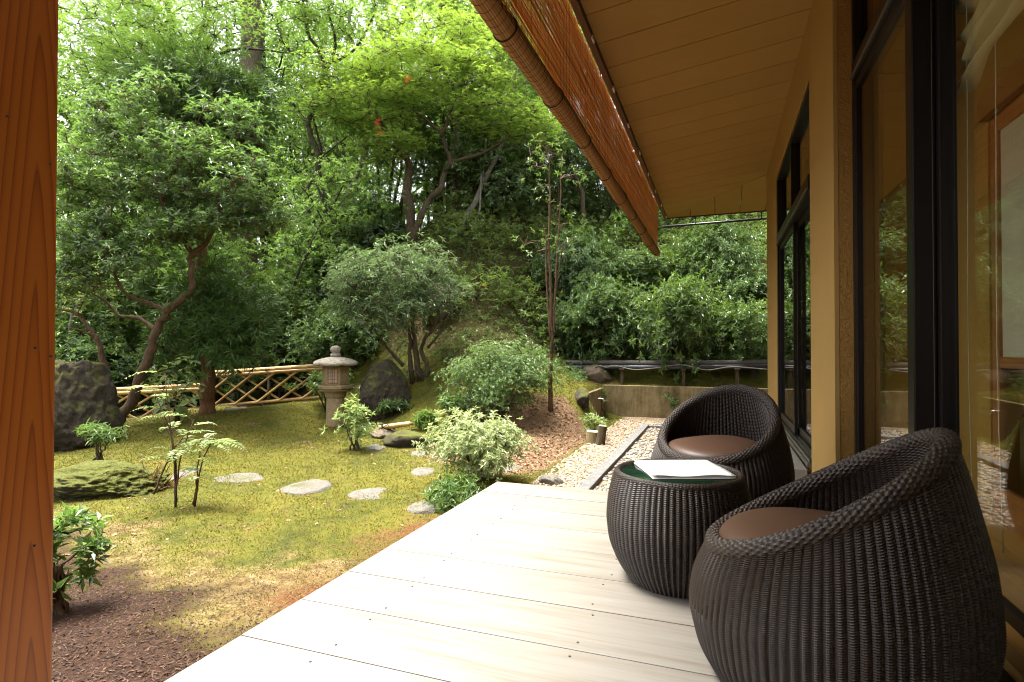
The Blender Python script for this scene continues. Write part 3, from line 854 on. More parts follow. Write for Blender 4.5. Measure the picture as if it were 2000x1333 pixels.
def cushion_mesh():
    n, rr0, h = 64, .292, .052
    prof = [(0, -h * .8), (.20, -h * .85), (.262, -h * .7), (.286, -h * .25), (.292, h * .15), (.284, h * .55), (.262, h * .85), (.22, h * 1.06), (.15, h * 1.2), (.07, h * 1.26), (.004, h * 1.28)]
    prof = smooth_path([(a_, 0, c_) for a_, c_ in prof], 3)[:, [0, 2]]
    Vv = []
    for r_, z_ in prof:
        for k in range(n):
            t_ = 2 * math.pi * k / n
            q = 1 + .03 * math.cos(2 * t_) - .05 * max(0, math.cos(t_))
            Vv.append((max(r_, .002) * q * math.cos(t_), max(r_, .002) * q * math.sin(t_), z_ + .006 * math.sin(3 * t_ + 1) * (r_ / .29) ** 2))
    m_ = len(prof); Fc = [(i * n + k, i * n + (k + 1) % n, (i + 1) * n + (k + 1) % n, (i + 1) * n + k) for i in range(m_ - 1) for k in range(n)]
    Fc += [tuple(range(n))[::-1], tuple((m_ - 1) * n + k for k in range(n))]
    b = MB(); b.add(Vv, Fc, True); return b.mesh('cushion', M_CUSH)
CUSH = cushion_mesh()

def wicker_chair(label, clabel, x, y, rz):
    c = thing('wicker_chair', label, 'chair', (x, y, .0), 'wicker armchairs on the deck', rz)
    link('shell', OUT, c); link('lining', INN, c); link('rim', RIM, c); link('seat_base', SEATB, c); link('foot_ring', FOOTB, c)
    q = link('cushion', CUSH, None, (x + .012 * -math.cos(rz), y - .012 * math.sin(rz), .402), (0, R(-1.5), rz))
    tag(q, clabel, 'cushion', 'brown seat cushions')
wicker_chair('dark wicker tub chair nearest the camera, its curved back to the glass', 'brown leatherette cushion in the nearest wicker chair', .304, 1.94, R(-7))
wicker_chair('dark wicker tub chair behind the round table, facing the camera', 'brown leatherette cushion in the wicker chair behind the table', -.01, 3.53, R(66))

tb = thing('wicker_table', 'round dark wicker side table with a glass top', 'table', (-.176, 2.584, 0))
TH = .462
_tv = _smooth([0, .04, .15, .35, .58, .8, .93, 1.0], [.205, .218, .252, .290, .302, .292, .278, .266])
link('shell', woven(lambda S, T: np.interp(S, _dens, _tv), lambda S, T: S * (TH - .008), 74, 58), tb)
link('rim', braid(lambda th: np.stack([.258 * np.cos(th), .258 * np.sin(th), 0 * th + TH - .012], 1), 620, .017), tb)
b = MB(); b.lathe([(.0, TH - .05), (.245, TH - .05), (.245, TH - .04), (.0, TH - .04)], 32, cap=False); b.build('top_board', M_WICK, tb)
m = NT('green_glass')
gp = m.pr((.004, .018, .011), .03, .5); gp.inputs['Transmission Weight'].default_value = .3; gp.inputs['IOR'].default_value = 1.5
b = MB(); b.lathe([(.240, TH - .012), (.242, TH - .009), (.242, TH - .004), (.240, TH - .002)], 64); b.build('glass_top', m.m, tb)

# booklet lying on the table
m = NT('white_leather_paper'); g = m.coord('Object'); n = m.noise(g, 160, 4); m.pr(m.mix(n, (.74, .73, .69), (.84, .83, .79)), .55, .35); m.bump(n, .12, .001)
bk = thing('booklet', 'white soft-covered booklet lying on the glass table top', 'booklet', (-.16, 2.61, TH - .0015), rz=R(21))
def sheet(nx_, ny_, sx, sy, z0, z1, puff, name, mat, par):
    top = []; 
    for j in range(ny_ + 1):
        for i in range(nx_ + 1):
            a_, c_ = i / nx_, j / ny_
            top.append((sx * (a_ - .5), sy * (c_ - .5), z1 + puff * math.sin(a_ * math.pi * 3 + 1) * (1 - c_) ** 2 + .002 * math.sin(c_ * 5)))
    bot = [(p_[0], p_[1], min(p_[2] - (z1 - z0) * .9, z0 + (p_[2] - z1))) for p_ in top]
    N = (nx_ + 1) * (ny_ + 1); w_ = nx_ + 1; fs = []
    for j in range(ny_):
        for i in range(nx_):
            q = j * w_ + i; fs.append((q, q + 1, q + 1 + w_, q + w_)); fs.append((N + q + w_, N + q + 1 + w_, N + q + 1, N + q))
    for i in range(nx_):
        fs.append((i, N + i, N + i + 1, i + 1)); q = ny_ * w_ + i; fs.append((q + 1, N + q + 1, N + q, q))
    for j in range(ny_):
        q = j * w_; fs.append((q + w_, N + q + w_, N + q, q)); q = j * w_ + nx_; fs.append((q, N + q, N + q + w_, q + w_))
    b = MB(); b.add(top + bot, fs, True); return b.build(name, mat, par)
sheet(12, 8, .345, .335, .001, .006, .0, 'back_cover', m.m, bk)
sheet(12, 8, .330, .325, .0065, .012, .0015, 'pages', plain('page_edges', (.70, .67, .58), .7, .2), bk)
sheet(16, 8, .345, .335, .0125, .016, .003, 'front_cover', m.m, bk)

# ------------------------------------------------------------------ stones
def rock_mesh(sx, sy, sz, seed, mat, name='stone', sub=4, rough=.16, flat=None, sharp=1.0):
    bm = bmesh.new(); bmesh.ops.create_icosphere(bm, subdivisions=sub, radius=1.0)
    r = np.random.default_rng(seed); from mathutils import noise as mn
    o = Vector(r.uniform(-50, 50, 3))
    planes = [(Vector(r.normal(0, 1, 3)).normalized(), r.uniform(.66, .92)) for _ in range(int(9 * sharp))]
    for v in bm.verts:
        d = v.co.normalized()
        k = 1 + rough * mn.fractal(d * 1.4 + o, 1.0, 2.1, 5) + .05 * rough * mn.fractal(d * 11 + o, .8, 2, 3)
        p = d * k
        for nrm, dd in planes:
            e = p.dot(nrm) - dd
            if e > 0: p -= nrm * e * .85
        p += d * .055 * rough * 4 * mn.fractal(d * 6 + o, .8, 2.1, 5) + d * .020 * mn.fractal(d * 17 + o, .7, 2.1, 4)
        if flat is not None and p.z > flat: p.z = flat + (p.z - flat) * .12
        v.co = Vector((p.x * sx, p.y * sy, p.z * sz))
    me = bpy.data.meshes.new(name); bm.to_mesh(me); bm.free()
    me.polygons.foreach_set('use_smooth', [True] * len(me.polygons)); me.materials.append(mat)
    return me
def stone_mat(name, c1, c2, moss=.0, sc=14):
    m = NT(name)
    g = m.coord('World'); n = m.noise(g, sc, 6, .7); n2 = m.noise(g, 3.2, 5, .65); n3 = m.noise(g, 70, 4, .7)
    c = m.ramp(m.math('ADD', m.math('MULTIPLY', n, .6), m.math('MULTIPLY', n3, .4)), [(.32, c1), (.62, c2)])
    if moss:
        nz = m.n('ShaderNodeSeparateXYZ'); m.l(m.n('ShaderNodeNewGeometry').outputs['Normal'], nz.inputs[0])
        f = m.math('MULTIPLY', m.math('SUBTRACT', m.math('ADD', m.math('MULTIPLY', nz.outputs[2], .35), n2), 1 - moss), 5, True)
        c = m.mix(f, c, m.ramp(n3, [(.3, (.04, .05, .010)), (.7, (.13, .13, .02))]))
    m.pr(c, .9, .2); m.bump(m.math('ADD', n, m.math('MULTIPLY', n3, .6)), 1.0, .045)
    return m.m
M_STEP = stone_mat('pale_granite', (.09, .082, .066), (.235, .213, .178), .12, 30)
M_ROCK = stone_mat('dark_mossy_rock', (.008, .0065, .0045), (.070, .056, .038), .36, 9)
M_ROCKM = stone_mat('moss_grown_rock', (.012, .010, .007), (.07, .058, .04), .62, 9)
M_ROCK2 = stone_mat('brown_rock', (.10, .075, .05), (.24, .19, .14), .3, 12)
M_LAN = stone_mat('lantern_stone', (.20, .140, .065), (.42, .315, .175), .12, 24)
M_LANR = stone_mat('lantern_roof_stone', (.17, .145, .11), (.46, .41, .335), .10, 22)

def step(u, v, w, h, label, seed, t0=3.5):
    p = ground_at(u, v, t0); d = np.linalg.norm((p - np.array([0, 0, 1.]))[:2])
    sx = w * .5 * d / F * 1.0; sy = h * .5 * d / F / ((1 - p[2]) / d) * .92
    me = rock_mesh(sx, sy, .085, seed, M_STEP, 'stepping_stone', 4, .10, .42, .5)
    o = link('stepping_stone', me, None, (p[0], p[1], p[2] - .022), (0, 0, YAW + R(3)))
    return tag(o, label, 'stone', 'stepping stones across the moss')
step(463, 937, 100, 22, 'flat pale stepping stone just right of the tall fern plant', 1)
step(598, 951, 88, 28, 'flat pale stepping stone, second from the fern towards the deck', 2)
step(727, 967, 95, 27, 'flat pale stepping stone, third from the fern, before the deck corner', 3)
step(836, 991, 82, 24, 'flat pale stepping stone half hidden at the deck edge', 4)
step(826, 922, 46, 19, 'small grey stepping stone left of the variegated bush', 5)
step(360, 927, 44, 20, 'pale stepping stone behind the fern stems', 6)
step(985, 915, 74, 16, 'grey flat stone behind the variegated bush', 7)
step(735, 874, 42, 14, 'small pale flat stone by the bamboo spout', 8)
step(828, 886, 52, 12, 'thin grey flat stone behind the variegated bush', 9)
step(462, 800, 40, 5, 'thin flat grey stone beside the cedar trunk', 10, 8)

def boulder(u, v, w, h, dep, label, seed, mat, lean=0.0, sink=.2, rough=.18, name='boulder', rz=0.0, sharp=1.0, t0=4.0):
    p = ground_at(u, v, t0); d = np.dot(p - np.array([0, 0, 1.]), np.array([-math.sin(YAW), math.cos(YAW), 0]))
    sx = w * .5 * d / F; H_ = h * d / F
    me = rock_mesh(sx * 1.08, dep, H_ * (.5 + sink), seed, mat, name, 6 if h > 50 else 4, rough, None, sharp)
    o = link(name, me, None, (p[0], p[1], p[2] + H_ * (.5 - sink * .9)), (0, lean, YAW + rz))
    return tag(o, label, 'rock')
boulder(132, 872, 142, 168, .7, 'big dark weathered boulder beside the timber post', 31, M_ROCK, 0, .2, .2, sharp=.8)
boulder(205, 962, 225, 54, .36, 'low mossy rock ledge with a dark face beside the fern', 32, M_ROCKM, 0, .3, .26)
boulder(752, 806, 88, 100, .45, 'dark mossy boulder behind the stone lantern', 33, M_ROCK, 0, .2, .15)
boulder(1075, 944, 46, 16, .14, 'small grey rock at the head of the gravel path', 34, M_STEP, 0, .3, .2)
boulder(748, 852, 48, 22, .2, 'brown rock under the bamboo spout', 35, M_ROCK2, 0, .3, .2)
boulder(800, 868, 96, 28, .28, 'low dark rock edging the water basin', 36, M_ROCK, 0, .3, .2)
boulder(1136, 785, 34, 26, .25, 'brown rock at the end of the retaining wall', 37, M_ROCK, 0, .3, .2, t0=8)
boulder(1165, 740, 60, 30, .3, 'brown rock under the black pipes', 38, M_ROCK2, 0, .3, .2, t0=9)
boulder(485, 772, 26, 18, .2, 'small mossy rock at the foot of the bamboo fence', 39, M_ROCK2, 0, .3, .2, t0=9)
boulder(855, 610, 60, 60, .5, 'pale brown rock face on the wooded bank', 40, M_ROCK2, 0, .3, .2, t0=8)
boulder(250, 806, 40, 30, .25, 'brown rock at the root of the twisted tree', 41, M_ROCK2, 0, .3, .2, t0=8)

# ------------------------------------------------------------------ stone lantern
lp = ground_at(655, 829, 8)
lan = thing('stone_lantern', 'weathered hexagonal stone lantern with a broad flared roof', 'lantern', (lp[0], lp[1], lp[2] - .05), rz=YAW + R(4))
ld = np.dot(lp - np.array([0, 0, 1.]), np.array([-math.sin(YAW), math.cos(YAW), 0]))
ls = ld / F      # metres for one pixel of the photograph at the lantern
def Z(v): return (829 - v) * ls + .05
def hexl(name, prof, mat, sides=6, rot=0.0, sm=False, bev=.0):
    b = MB(); b.lathe([(r_ * ls, Z(v_)) for r_, v_ in prof], sides, rot, smooth=sm); return b.build(name, mat, lan, bevel=bev)
hexl('pillar', [(19, 836), (17.5, 828), (17, 800), (17, 777)], M_LAN, 24, 0, True)
hexl('neck', [(17.5, 777), (19.5, 775), (20, 771), (22, 766), (30, 762.5), (30, 761.5)], M_LAN, 24, 0, True)
hexl('platform', [(29, 761.4), (33.5, 759), (33.5, 753.5), (31, 752)], M_LAN, 6, R(0), bev=.012)
fb = hexl('fire_box', [(25.5, 752), (26, 749), (26, 718), (25, 714)], M_LAN, 6, R(0), bev=.01)
# window in the front face
ap = 26 * ls * math.cos(R(30))
zc0, zc1 = Z(748), Z(720)
fr_ = MB()
wv_ = 9.5 * ls; t_ = 1.6 * ls
fr_.box(-wv_, -wv_ + t_, -ap - .012, -ap + .02, zc0, zc1); fr_.box(wv_ - t_, wv_, -ap - .012, -ap + .02, zc0, zc1)
fr_.box(-wv_ + t_, wv_ - t_, -ap - .012, -ap + .02, zc0, zc0 + t_); fr_.box(-wv_ + t_, wv_ - t_, -ap - .012, -ap + .02, zc1 - t_, zc1)
fw = fr_.build('window_frame', plain('old_wood', (.22, .12, .05), .8, .2, 60), fb)
b = MB(); b.box(-wv_ + t_, wv_ - t_, -ap - .004, -ap + .012, zc0 + t_, zc1 - t_); b.build('window_paper', plain('dirty_paper', (.30, .25, .22), .8, .2, 40), fb)
for k in (-1, 0, 1):
    b = MB(); b.box(k * 3.2 * ls - .006, k * 3.2 * ls + .006, -ap - .009, -ap - .0045, zc0 + t_, zc1 - t_); b.build('lattice_bar', fw.data.materials[0], fb)
for k in range(3):
    b = MB(); zz_ = zc0 + t_ + (zc1 - zc0 - 2 * t_) * (k + 1) / 4; b.box(-wv_ + t_, wv_ - t_, -ap - .0105, -ap - .0092, zz_ - .005, zz_ + .005); b.build('lattice_bar', fw.data.materials[0], fb)
# hexagonal roof with lifted, scalloped eaves
b = MB(); n_ = 72; Vv = []
pr = [(24, 713, 0), (39, 714.5, 1), (43, 714, 1), (43, 709.5, 1), (38, 706, .8), (30, 702.5, .4), (20, 699.5, .1), (10, 697.5, 0), (8.5, 697, 0)]
for r_, v_, wgt in pr:
    for k in range(n_):
        a_ = 2 * math.pi * k / n_; q = (a_ % R(60)) - R(30)
        hexr = math.cos(R(30)) / math.cos(q); lift = (abs(q) / R(30)) ** 3
        rr0 = r_ * ls * ((hexr * .5 + .5) if wgt else 1); Vv.append((rr0 * math.cos(a_), rr0 * math.sin(a_), Z(v_) + wgt * (.018 * lift - .004)))
m_ = len(pr); Fc = [(i * n_ + k, i * n_ + (k + 1) % n_, (i + 1) * n_ + (k + 1) % n_, (i + 1) * n_ + k) for i in range(m_ - 1) for k in range(n_)]
Fc += [tuple(range(n_))[::-1], tuple((m_ - 1) * n_ + k for k in range(n_))]
b.add(Vv, Fc, True); b.build('roof', M_LANR, lan)
hexl('jewel', [(8, 697.5), (10, 696), (10, 692), (7, 690.5), (7, 689), (9.5, 687), (10.2, 683), (9, 679), (6, 676.5), (2, 675.5)], M_LANR, 24, 0, True)

# ------------------------------------------------------------------ bamboo fence
m = NT('golden_bamboo'); g = m.coord('World'); n = m.noise(g, 14, 4); oi = m.n('ShaderNodeObjectInfo').outputs['Random']
c = m.ramp(m.math('ADD', m.math('MULTIPLY', n, .6), m.math('MULTIPLY', oi, .4)), [(.25, (.22, .115, .035)), (.5, (.42, .255, .085)), (.8, (.54, .38, .16))])
m.pr(c, .45, .45); m.bump(n, .1, .003)
M_BAM = m.m
def bamboo(name, p0, p1, r, par, nodes=.33):
    p0, p1 = np.asarray(p0, float), np.asarray(p1, float); L = np.linalg.norm(p1 - p0); k = max(2, int(L / nodes))
    pts = []; rad = []
    for i in range(k + 1):
        f = i / k
        for df, rs in ((-.008, 1.0), (0, 1.13), (.008, 1.0)):
            pts.append(p0 + (p1 - p0) * (f * .97 + .015) + (p1 - p0) / L * df * 1.0); rad.append(r * rs)
    b = MB(); b.tube(pts, rad, 10); return b.build(name, M_BAM, par)
def tie(p, r, par, mat=M_CORD):
    b = MB(); bm_ = np.asarray(p)
    for a_ in (R(35), R(-35)):
        c_ = np.array([math.cos(a_), 0, math.sin(a_)]); th = np.linspace(0, 2 * math.pi, 9)
        b.tube([bm_ + r * (math.cos(t_) * c_ + math.sin(t_) * np.array([0, 1, 0])) for t_ in th], .007, 4, False)
    b.tube([bm_ + np.array([0, -r, 0]), bm_ + np.array([.005, -r - .01, .06])], .006, 4)
    return b.build('rope_tie', mat, par)
def fence(label, uv0, uv1, vb0, vb1, t0, t1, cells, lo, hi):
    A, B = at(*uv0, t0), at(*uv1, t1); Ab, Bb = at(uv0[0], vb0, t0), at(uv1[0], vb1, t1)
    f = thing('bamboo_fence', label, 'fence', (0, 0, 0), 'bamboo lattice fence')
    n = np.cross((B - A) / np.linalg.norm(B - A), [0, 0, 1]); n /= np.linalg.norm(n)
    bamboo('top_rail', A + [0, 0, .03], B + [0, 0, .03], .045, f)
    bamboo('top_rail', A - [0, 0, .038] + n * .03, B - [0, 0, .038] + n * .03, .036, f)
    bamboo('top_rail', A - [0, 0, .038] - n * .045, B - [0, 0, .038] - n * .045, .034, f)
    bamboo('bottom_rail', Ab + n * .01, Bb + n * .01, .032, f)
    def pt(s, h, off): return A + (B - A) * s + ((Ab + (Bb - Ab) * s) - (A + (B - A) * s)) * h + n * off
    L = np.linalg.norm(B - A)
    for k in range(-3, cells + 4):
        for sg, off in ((1, .028), (-1, -.022)):
            s0 = k / cells; s1 = s0 + sg * hi / L
            lo_, hi_ = 0.0, 1.0
            # clip to the panel
            def clip(sv): return (sv - s0) / (s1 - s0)
            c0, c1 = sorted((clip(0.0), clip(1.0))); lo_ = max(lo_, c0); hi_ = min(hi_, c1)
            if hi_ - lo_ < .12: continue
            bamboo('lattice_pole', pt(s0 + (s1 - s0) * lo_, 1 - lo_ * .97, off), pt(s0 + (s1 - s0) * hi_, 1 - hi_ * .97, off), .023, f, .3)
    for s in np.arange(0.0, 1.001, 1 / max(2, cells // 2)):
        b = MB(); b.tube([pt(s, 1.45, .0), pt(s, -.06, .0)], .035, 8); b.build('post', M_BARKP, f)
        tie(pt(s, .0, .0), .075, f)
    for k in range(cells):
        for h in (.33, .66):
            tie(pt((k + (.5 if h < .5 else .0)) / cells + .02, h, 0), .05, f)
M_BARKP = bark_mat('post_bark', (.035, .022, .015), (.085, .055, .035))
fence('golden bamboo lattice fence between the cedar trunk and the stone lantern', (418, 731), (636, 717), 793, 775, 11.9, 11.5, 5, 0, .95)
fence('lower golden bamboo lattice fence between the boulder and the cedar trunk', (218, 765), (412, 755), 822, 815, 11.0, 11.6, 4, 0, .85)

# ------------------------------------------------------------------ bamboo spout
spw = thing('bamboo_spout', 'split bamboo water spout resting on a rock by the basin', 'spout')
pa, pb = at(740, 836, 8.25), at(800, 828, 8.35)
bamboo('pipe', pa, pb, .037, spw, .22)
bamboo('pipe', pa + [0, .10, .0], pb + [0, .1, .0], .030, spw, .25)
b = MB(); b.tube([at(745, 842, 8.22), at(742, 858, 8.22)], .02, 6); b.build('prop', M_BARKP, spw)
tie(at(752, 834, 8.25), .06, spw)

# ------------------------------------------------------------------ kerb, retaining wall, pipes, tap, stumps
M_KERB = stone_mat('grey_kerb_stone', (.10, .097, .09), (.20, .195, .182), .05, 18)
yk = 4.05; kn = 0
while yk < 9.9:
    ln = random.uniform(.9, 1.15)
    b = MB(); b.box(-1.265, -1.145, yk, min(yk + ln, 9.95), GZ - .12, GZ + .055, .003)
    tag(b.build('kerb', M_KERB, None, bevel=.008), 'grey stone kerb edging the gravel', None, None, 'structure'); yk += ln + .006
b = MB(); b.box(-1.14, .2, 9.83, 9.95, GZ - .12, GZ + .05, .003); tag(b.build('kerb', M_KERB, None, bevel=.008), 'grey stone kerb edging the gravel', None, None, 'structure')
m = NT('stained_concrete'); g = m.coord('World'); n = m.noise(g, 3, 6, .7); n2 = m.noise(m.coord('World', (5, 5, .5)), 1.6, 5, .7); n3 = m.noise(g, 60, 4)
c = m.ramp(m.math('ADD', m.math('MULTIPLY', n, .5), m.math('MULTIPLY', n2, .5)), [(.32, (.035, .027, .011)), (.44, (.105, .078, .034)), (.56, (.19, .145, .072)), (.72, (.09, .085, .025))])
c = m.mix(m.math('MULTIPLY', n3, .3), c, (.1, .08, .04)); m.pr(c, .9, .2); m.bump(m.math('ADD', n2, n3), .4, .01)
M_CONC = m.m
rw = thing('retaining_wall', 'stained low concrete retaining wall with a return at the path', 'wall')
b = MB(); b.box(-2.16, 3.4, 11.02, 11.19, GZ - .3, .275, .004); b.build('long_wall', M_CONC, rw, bevel=.01)
b = MB(); b.box(-2.30, -2.12, 9.72, 11.015, GZ - .3, .225, .004); b.build('return_wall', M_CONC, rw, bevel=.01)
tap = thing('garden_tap', 'small metal tap on the retaining wall return', 'tap', (-2.12, 10.35, .07))
M_STEEL = plain('tap_steel', (.55, .53, .50), .3, .5, 30, .1, .02, .002, .9)
b = MB(); b.tube(smooth_path([(0, 0, 0), (.07, 0, .0), (.11, 0, -.01), (.125, 0, -.06)], 4), [.013] * 13, 8); b.build('spout', M_STEEL, tap)
b = MB(); b.box(.045, .065, -.04, .04, .02, .032); b.tube([(.055, 0, .0), (.055, 0, .025)], .008, 8); b.build('handle', M_STEEL, tap)
def pipe(label, name, pts, r, mat, cat='pipe', grp=None):
    b = MB(); b.tube(smooth_path(pts, 5), r, 12); return tag(b.build(name, mat), label, cat, grp)
M_PVC = plain('black_pipe', (.016, .018, .021), .35, .5, 20, .3)
M_PVCG = plain('dusty_pipe', (.085, .075, .065), .6, .4, 12, .35)
pipe('dusty upper drain pipe running along the bank above the wall', 'drain_pipe', [at(1060, 709, 11.85), at(1120, 709, 11.72), at(1200, 709, 11.5), at(1320, 710, 11.05), at(1600, 708, 10.25)], .058, M_PVCG)
pipe('black lower drain pipe running along the bank above the wall', 'drain_pipe', [at(1050, 719, 11.78), at(1120, 718, 11.62), at(1200, 718, 11.4), at(1320, 718, 10.95), at(1600, 716, 10.15)], .05, M_PVC)
pipe('thin pale cable looping in front of the black pipes', 'cable', [at(u_, v_, 11.74 - (u_ - 1060) * .0034) for u_, v_ in ((1060, 717), (1130, 722), (1155, 722), (1168, 714), (1185, 718), (1200, 714), (1235, 722), (1275, 720), (1330, 713), (1380, 723), (1430, 717), (1500, 722))], .010, plain('cable_sheath', (.22, .20, .17), .6, .3), 'cable')
for k, u_ in enumerate((1110, 1215, 1335, 1440)):
    q_ = at(u_, 716, 11.72 - (u_ - 1060) * .0033); gz_ = hz(q_[0], q_[1])
    st_ = thing('pipe_support', ['wooden support under the left end of the drain pipes', 'wooden support under the drain pipes by the wall corner', 'wooden support under the middle of the drain pipes', 'wooden support under the drain pipes near the house'][k], 'support', (q_[0], q_[1] + .02, gz_ - .05))
    b = MB(); b.box(-.03, .03, -.03, .03, 0, q_[2] - gz_ - .02); b.build('stake', M_BARKP, st_)
    b = MB(); b.box(-.05, .05, -.10, .16, q_[2] - gz_ - .019, q_[2] - gz_ + .01); b.build('bearer', M_BARKP, st_)
bp = thing('bollard_light', 'short black post with a square grey cap by the house corner', 'post', at(1472, 757, 10.9))
b = MB(); b.box(-.055, .055, -.055, .055, -.35, .37); b.build('shaft', M_DARK, bp, bevel=.004)
b = MB(); b.box(-.065, .065, -.065, .065, .371, .50); b.build('cap', plain('frosted_cap', (.42, .42, .38), .6, .3), bp, bevel=.006)
for (u, v, r_, h_, tl, lb) in ((1158, 866, .11, .20, R(4), 'squat sawn stump beside the gravel path'), (1171, 869, .062, .30, R(9), 'thin leaning cut stake beside the gravel path')):
    p = ground_at(u, v, 6); s = thing('stump', lb, 'stump', (p[0], p[1], p[2] - .03), rz=.3); s.rotation_euler = (0, tl, .4)
    b = MB(); b.tube([(0, 0, 0), (.003, 0, h_ * .5), (0, 0, h_)], [r_ * 1.08, r_, r_ * .98], 14, False); b.build('bark', M_BARKP if r_ < .1 else M_CONC, s)
    b = MB(); b.lathe([(.0, h_ - .012), (r_ * .97, h_ - .006), (r_ * .9, h_ + .003), (.0, h_ + .004)], 14, cap=False); b.build('cut_face', plain('cut_wood', (.42, .36, .26), .8, .2, 40), s)
# stone steps climbing the bank beside the house
for k in range(9):
    p = at(1478 + 1.5 * k, 548 - 17 * k, 14.2 + .38 * k)
    me = rock_mesh(.62, .24, .10, 60 + k, M_ROCK2, 'garden_step', 3, .12, .5, .5)
    tag(link('garden_step', me, None, tuple(p), (0, 0, R(3) * (k % 3 - 1))), ['lowest', 'second lowest', 'third lowest', 'fourth lowest', 'middle', 'fourth highest', 'third highest', 'second highest', 'highest'][k] + ' brown stone step climbing the bank beside the house', 'step', 'stone steps on the bank')
# ------------------------------------------------------------------ foliage builders
def unit(a): return a / (np.linalg.norm(a, axis=-1, keepdims=True) + 1e-9)
def leaf_quads(P, D, N, L, Wd, fold=.25, droop=.12):
    """pointed leaves folded along the midrib: (n,4,3)"""
    D = unit(D); S = unit(np.cross(N, D)); Nn = np.cross(D, S)
    L = L[:, None]; Wd = Wd[:, None]
    mid = P + D * L * .45
    return np.stack([P, mid + S * Wd / 2 + Nn * Wd * fold, P + D * L - Nn * L * droop, mid - S * Wd / 2 + Nn * Wd * fold], 1)
def quads_mesh(name, Q, mat):
    n = len(Q); b = np.arange(n)[:, None] * 4
    T = np.concatenate([b + [0, 1, 2], b + [0, 2, 3]], 1).reshape(-1, 3)
    return np_mesh(name, Q.reshape(-1, 3), T, mat, False)
def rosettes(C, A, k, L, ratio, r, e0=.15, es=.35, jit=.35):
    """whorls of k leaves at the points C around the axes A"""
    n = len(C)
    ref = unit(r.normal(0, 1, (n, 3))); X = unit(np.cross(A, ref)); Y = np.cross(A, X)
    a = (np.arange(k)[None] / k * 2 * math.pi + r.uniform(0, 6.28, (n, 1)) + r.normal(0, .25, (n, k)))
    e = r.normal(e0, es, (n, k))
    rad = np.cos(a)[..., None] * X[:, None] + np.sin(a)[..., None] * Y[:, None]
    D = np.cos(e)[..., None] * rad + np.sin(e)[..., None] * A[:, None]
    Nn = -np.sin(e)[..., None] * rad + np.cos(e)[..., None] * A[:, None] + r.normal(0, jit * .5, (n, k, 3))
    Ln = L * r.uniform(.6, 1.25, (n, k))
    P = C[:, None] + A[:, None] * r.uniform(-.3, .3, (n, k, 1)) * L
    return leaf_quads(P.reshape(-1, 3), D.reshape(-1, 3), Nn.reshape(-1, 3), Ln.ravel(), (Ln * ratio).ravel())
def ell_points(c, rad, n, r, shell=.45, top=0.0):
    d = unit(r.normal(0, 1, (n, 3))); d[:, 2] = np.where(r.random(n) < top, np.abs(d[:, 2]), d[:, 2])
    rr = (shell + (1 - shell) * r.random(n)) ** .6
    return np.asarray(c) + d * rr[:, None] * np.asarray(rad)
def spread(C, n, rad, r):
    """n points round each clump centre"""
    i = np.repeat(np.arange(len(C)), n)
    return C[i] + r.normal(0, 1, (len(i), 3)) * np.asarray(rad), i
def upish(n, r, tilt=.45):
    return unit(np.stack([r.normal(0, tilt, n), r.normal(0, tilt, n), np.ones(n)], 1))
def palmate(C, A, L, r, lobes=5):
    """hand-shaped maple leaves, each one island of narrow lobes"""
    n = len(C)
    ref = unit(r.normal(0, 1, (n, 3))); X = unit(np.cross(A, ref)); Y = np.cross(A, X)
    ang = np.linspace(-1.9, 1.9, lobes); ln = L * r.uniform(.65, 1.2, (n, 1)) * (1 - .30 * np.abs(ang / 1.9)[None] ** 1.5)
    half = .22
    V = [C]
    for j, a in enumerate(ang):
        for da, f in ((-half, .42), (0, 1.0), (half, .42)):
            d = math.cos(a + da) * X + math.sin(a + da) * Y
            V.append(C + d * ln[:, j:j + 1] * f - A * ln[:, j:j + 1] * (.18 if da == 0 else -.04))
    V = np.stack(V, 1); m_ = V.shape[1]
    tri = []
    for j in range(lobes):
        q = 1 + 3 * j; tri += [(0, q, q + 1), (0, q + 1, q + 2)]
    T = (np.array(tri)[None] + (np.arange(n) * m_)[:, None, None]).reshape(-1, 3)
    return V.reshape(-1, 3), T

def limb(mb, pts, r0, r1, n=7, wobble=.0, r=None, per=4):
    P = smooth_path(pts, per)
    if wobble and r is not None: P[1:-1] += r.normal(0, wobble, (len(P) - 2, 3))
    k_ = len(P); rad_ = np.linspace(r0, r1, k_)
    if r is not None: rad_ = rad_ * (1 + r.normal(0, .07, k_)); rad_[0] *= 1.25
    mb.tube(P, rad_, n)
    return P
def join_clumps(mb, nodes, C, r, r0=.018, sides=4, lift=.25):
    """grow a bent branch from the nearest wood to each clump of leaves"""
    nodes = np.asarray(nodes); order = np.argsort(((C[:, None] - nodes[None]) ** 2).sum(-1).min(1))
    N = [nodes]
    for i in order:
        al = np.concatenate(N); c = C[i]
        d = np.linalg.norm(al - c, axis=1) + .6 * np.maximum(0, al[:, 2] - c[2])
        k = al[np.argmin(d)]; L = np.linalg.norm(c - k)
        if L < .08: continue
        m1 = k + (c - k) * .35 + r.normal(0, .10, 3) * L + [0, 0, -.05 * L]; m2 = k + (c - k) * .7 + r.normal(0, .08, 3) * L + [0, 0, lift * .15 * L]
        P = smooth_path([k, m1, m2, c], 3); w = min(r0, .008 + .012 * L)
        mb.tube(P, np.linspace(w, w * .35, len(P)), sides, False); N.append(P[3:])
def twigs(mb, C, tips, idx, r, w=.004):
    for t, i in zip(tips, idx):
        m_ = (C[i] + t) / 2 + r.normal(0, .04, 3)
        mb.tube([C[i], m_, t - (t - m_) * .02], [w * 1.5, w, w * .6], 3, False)

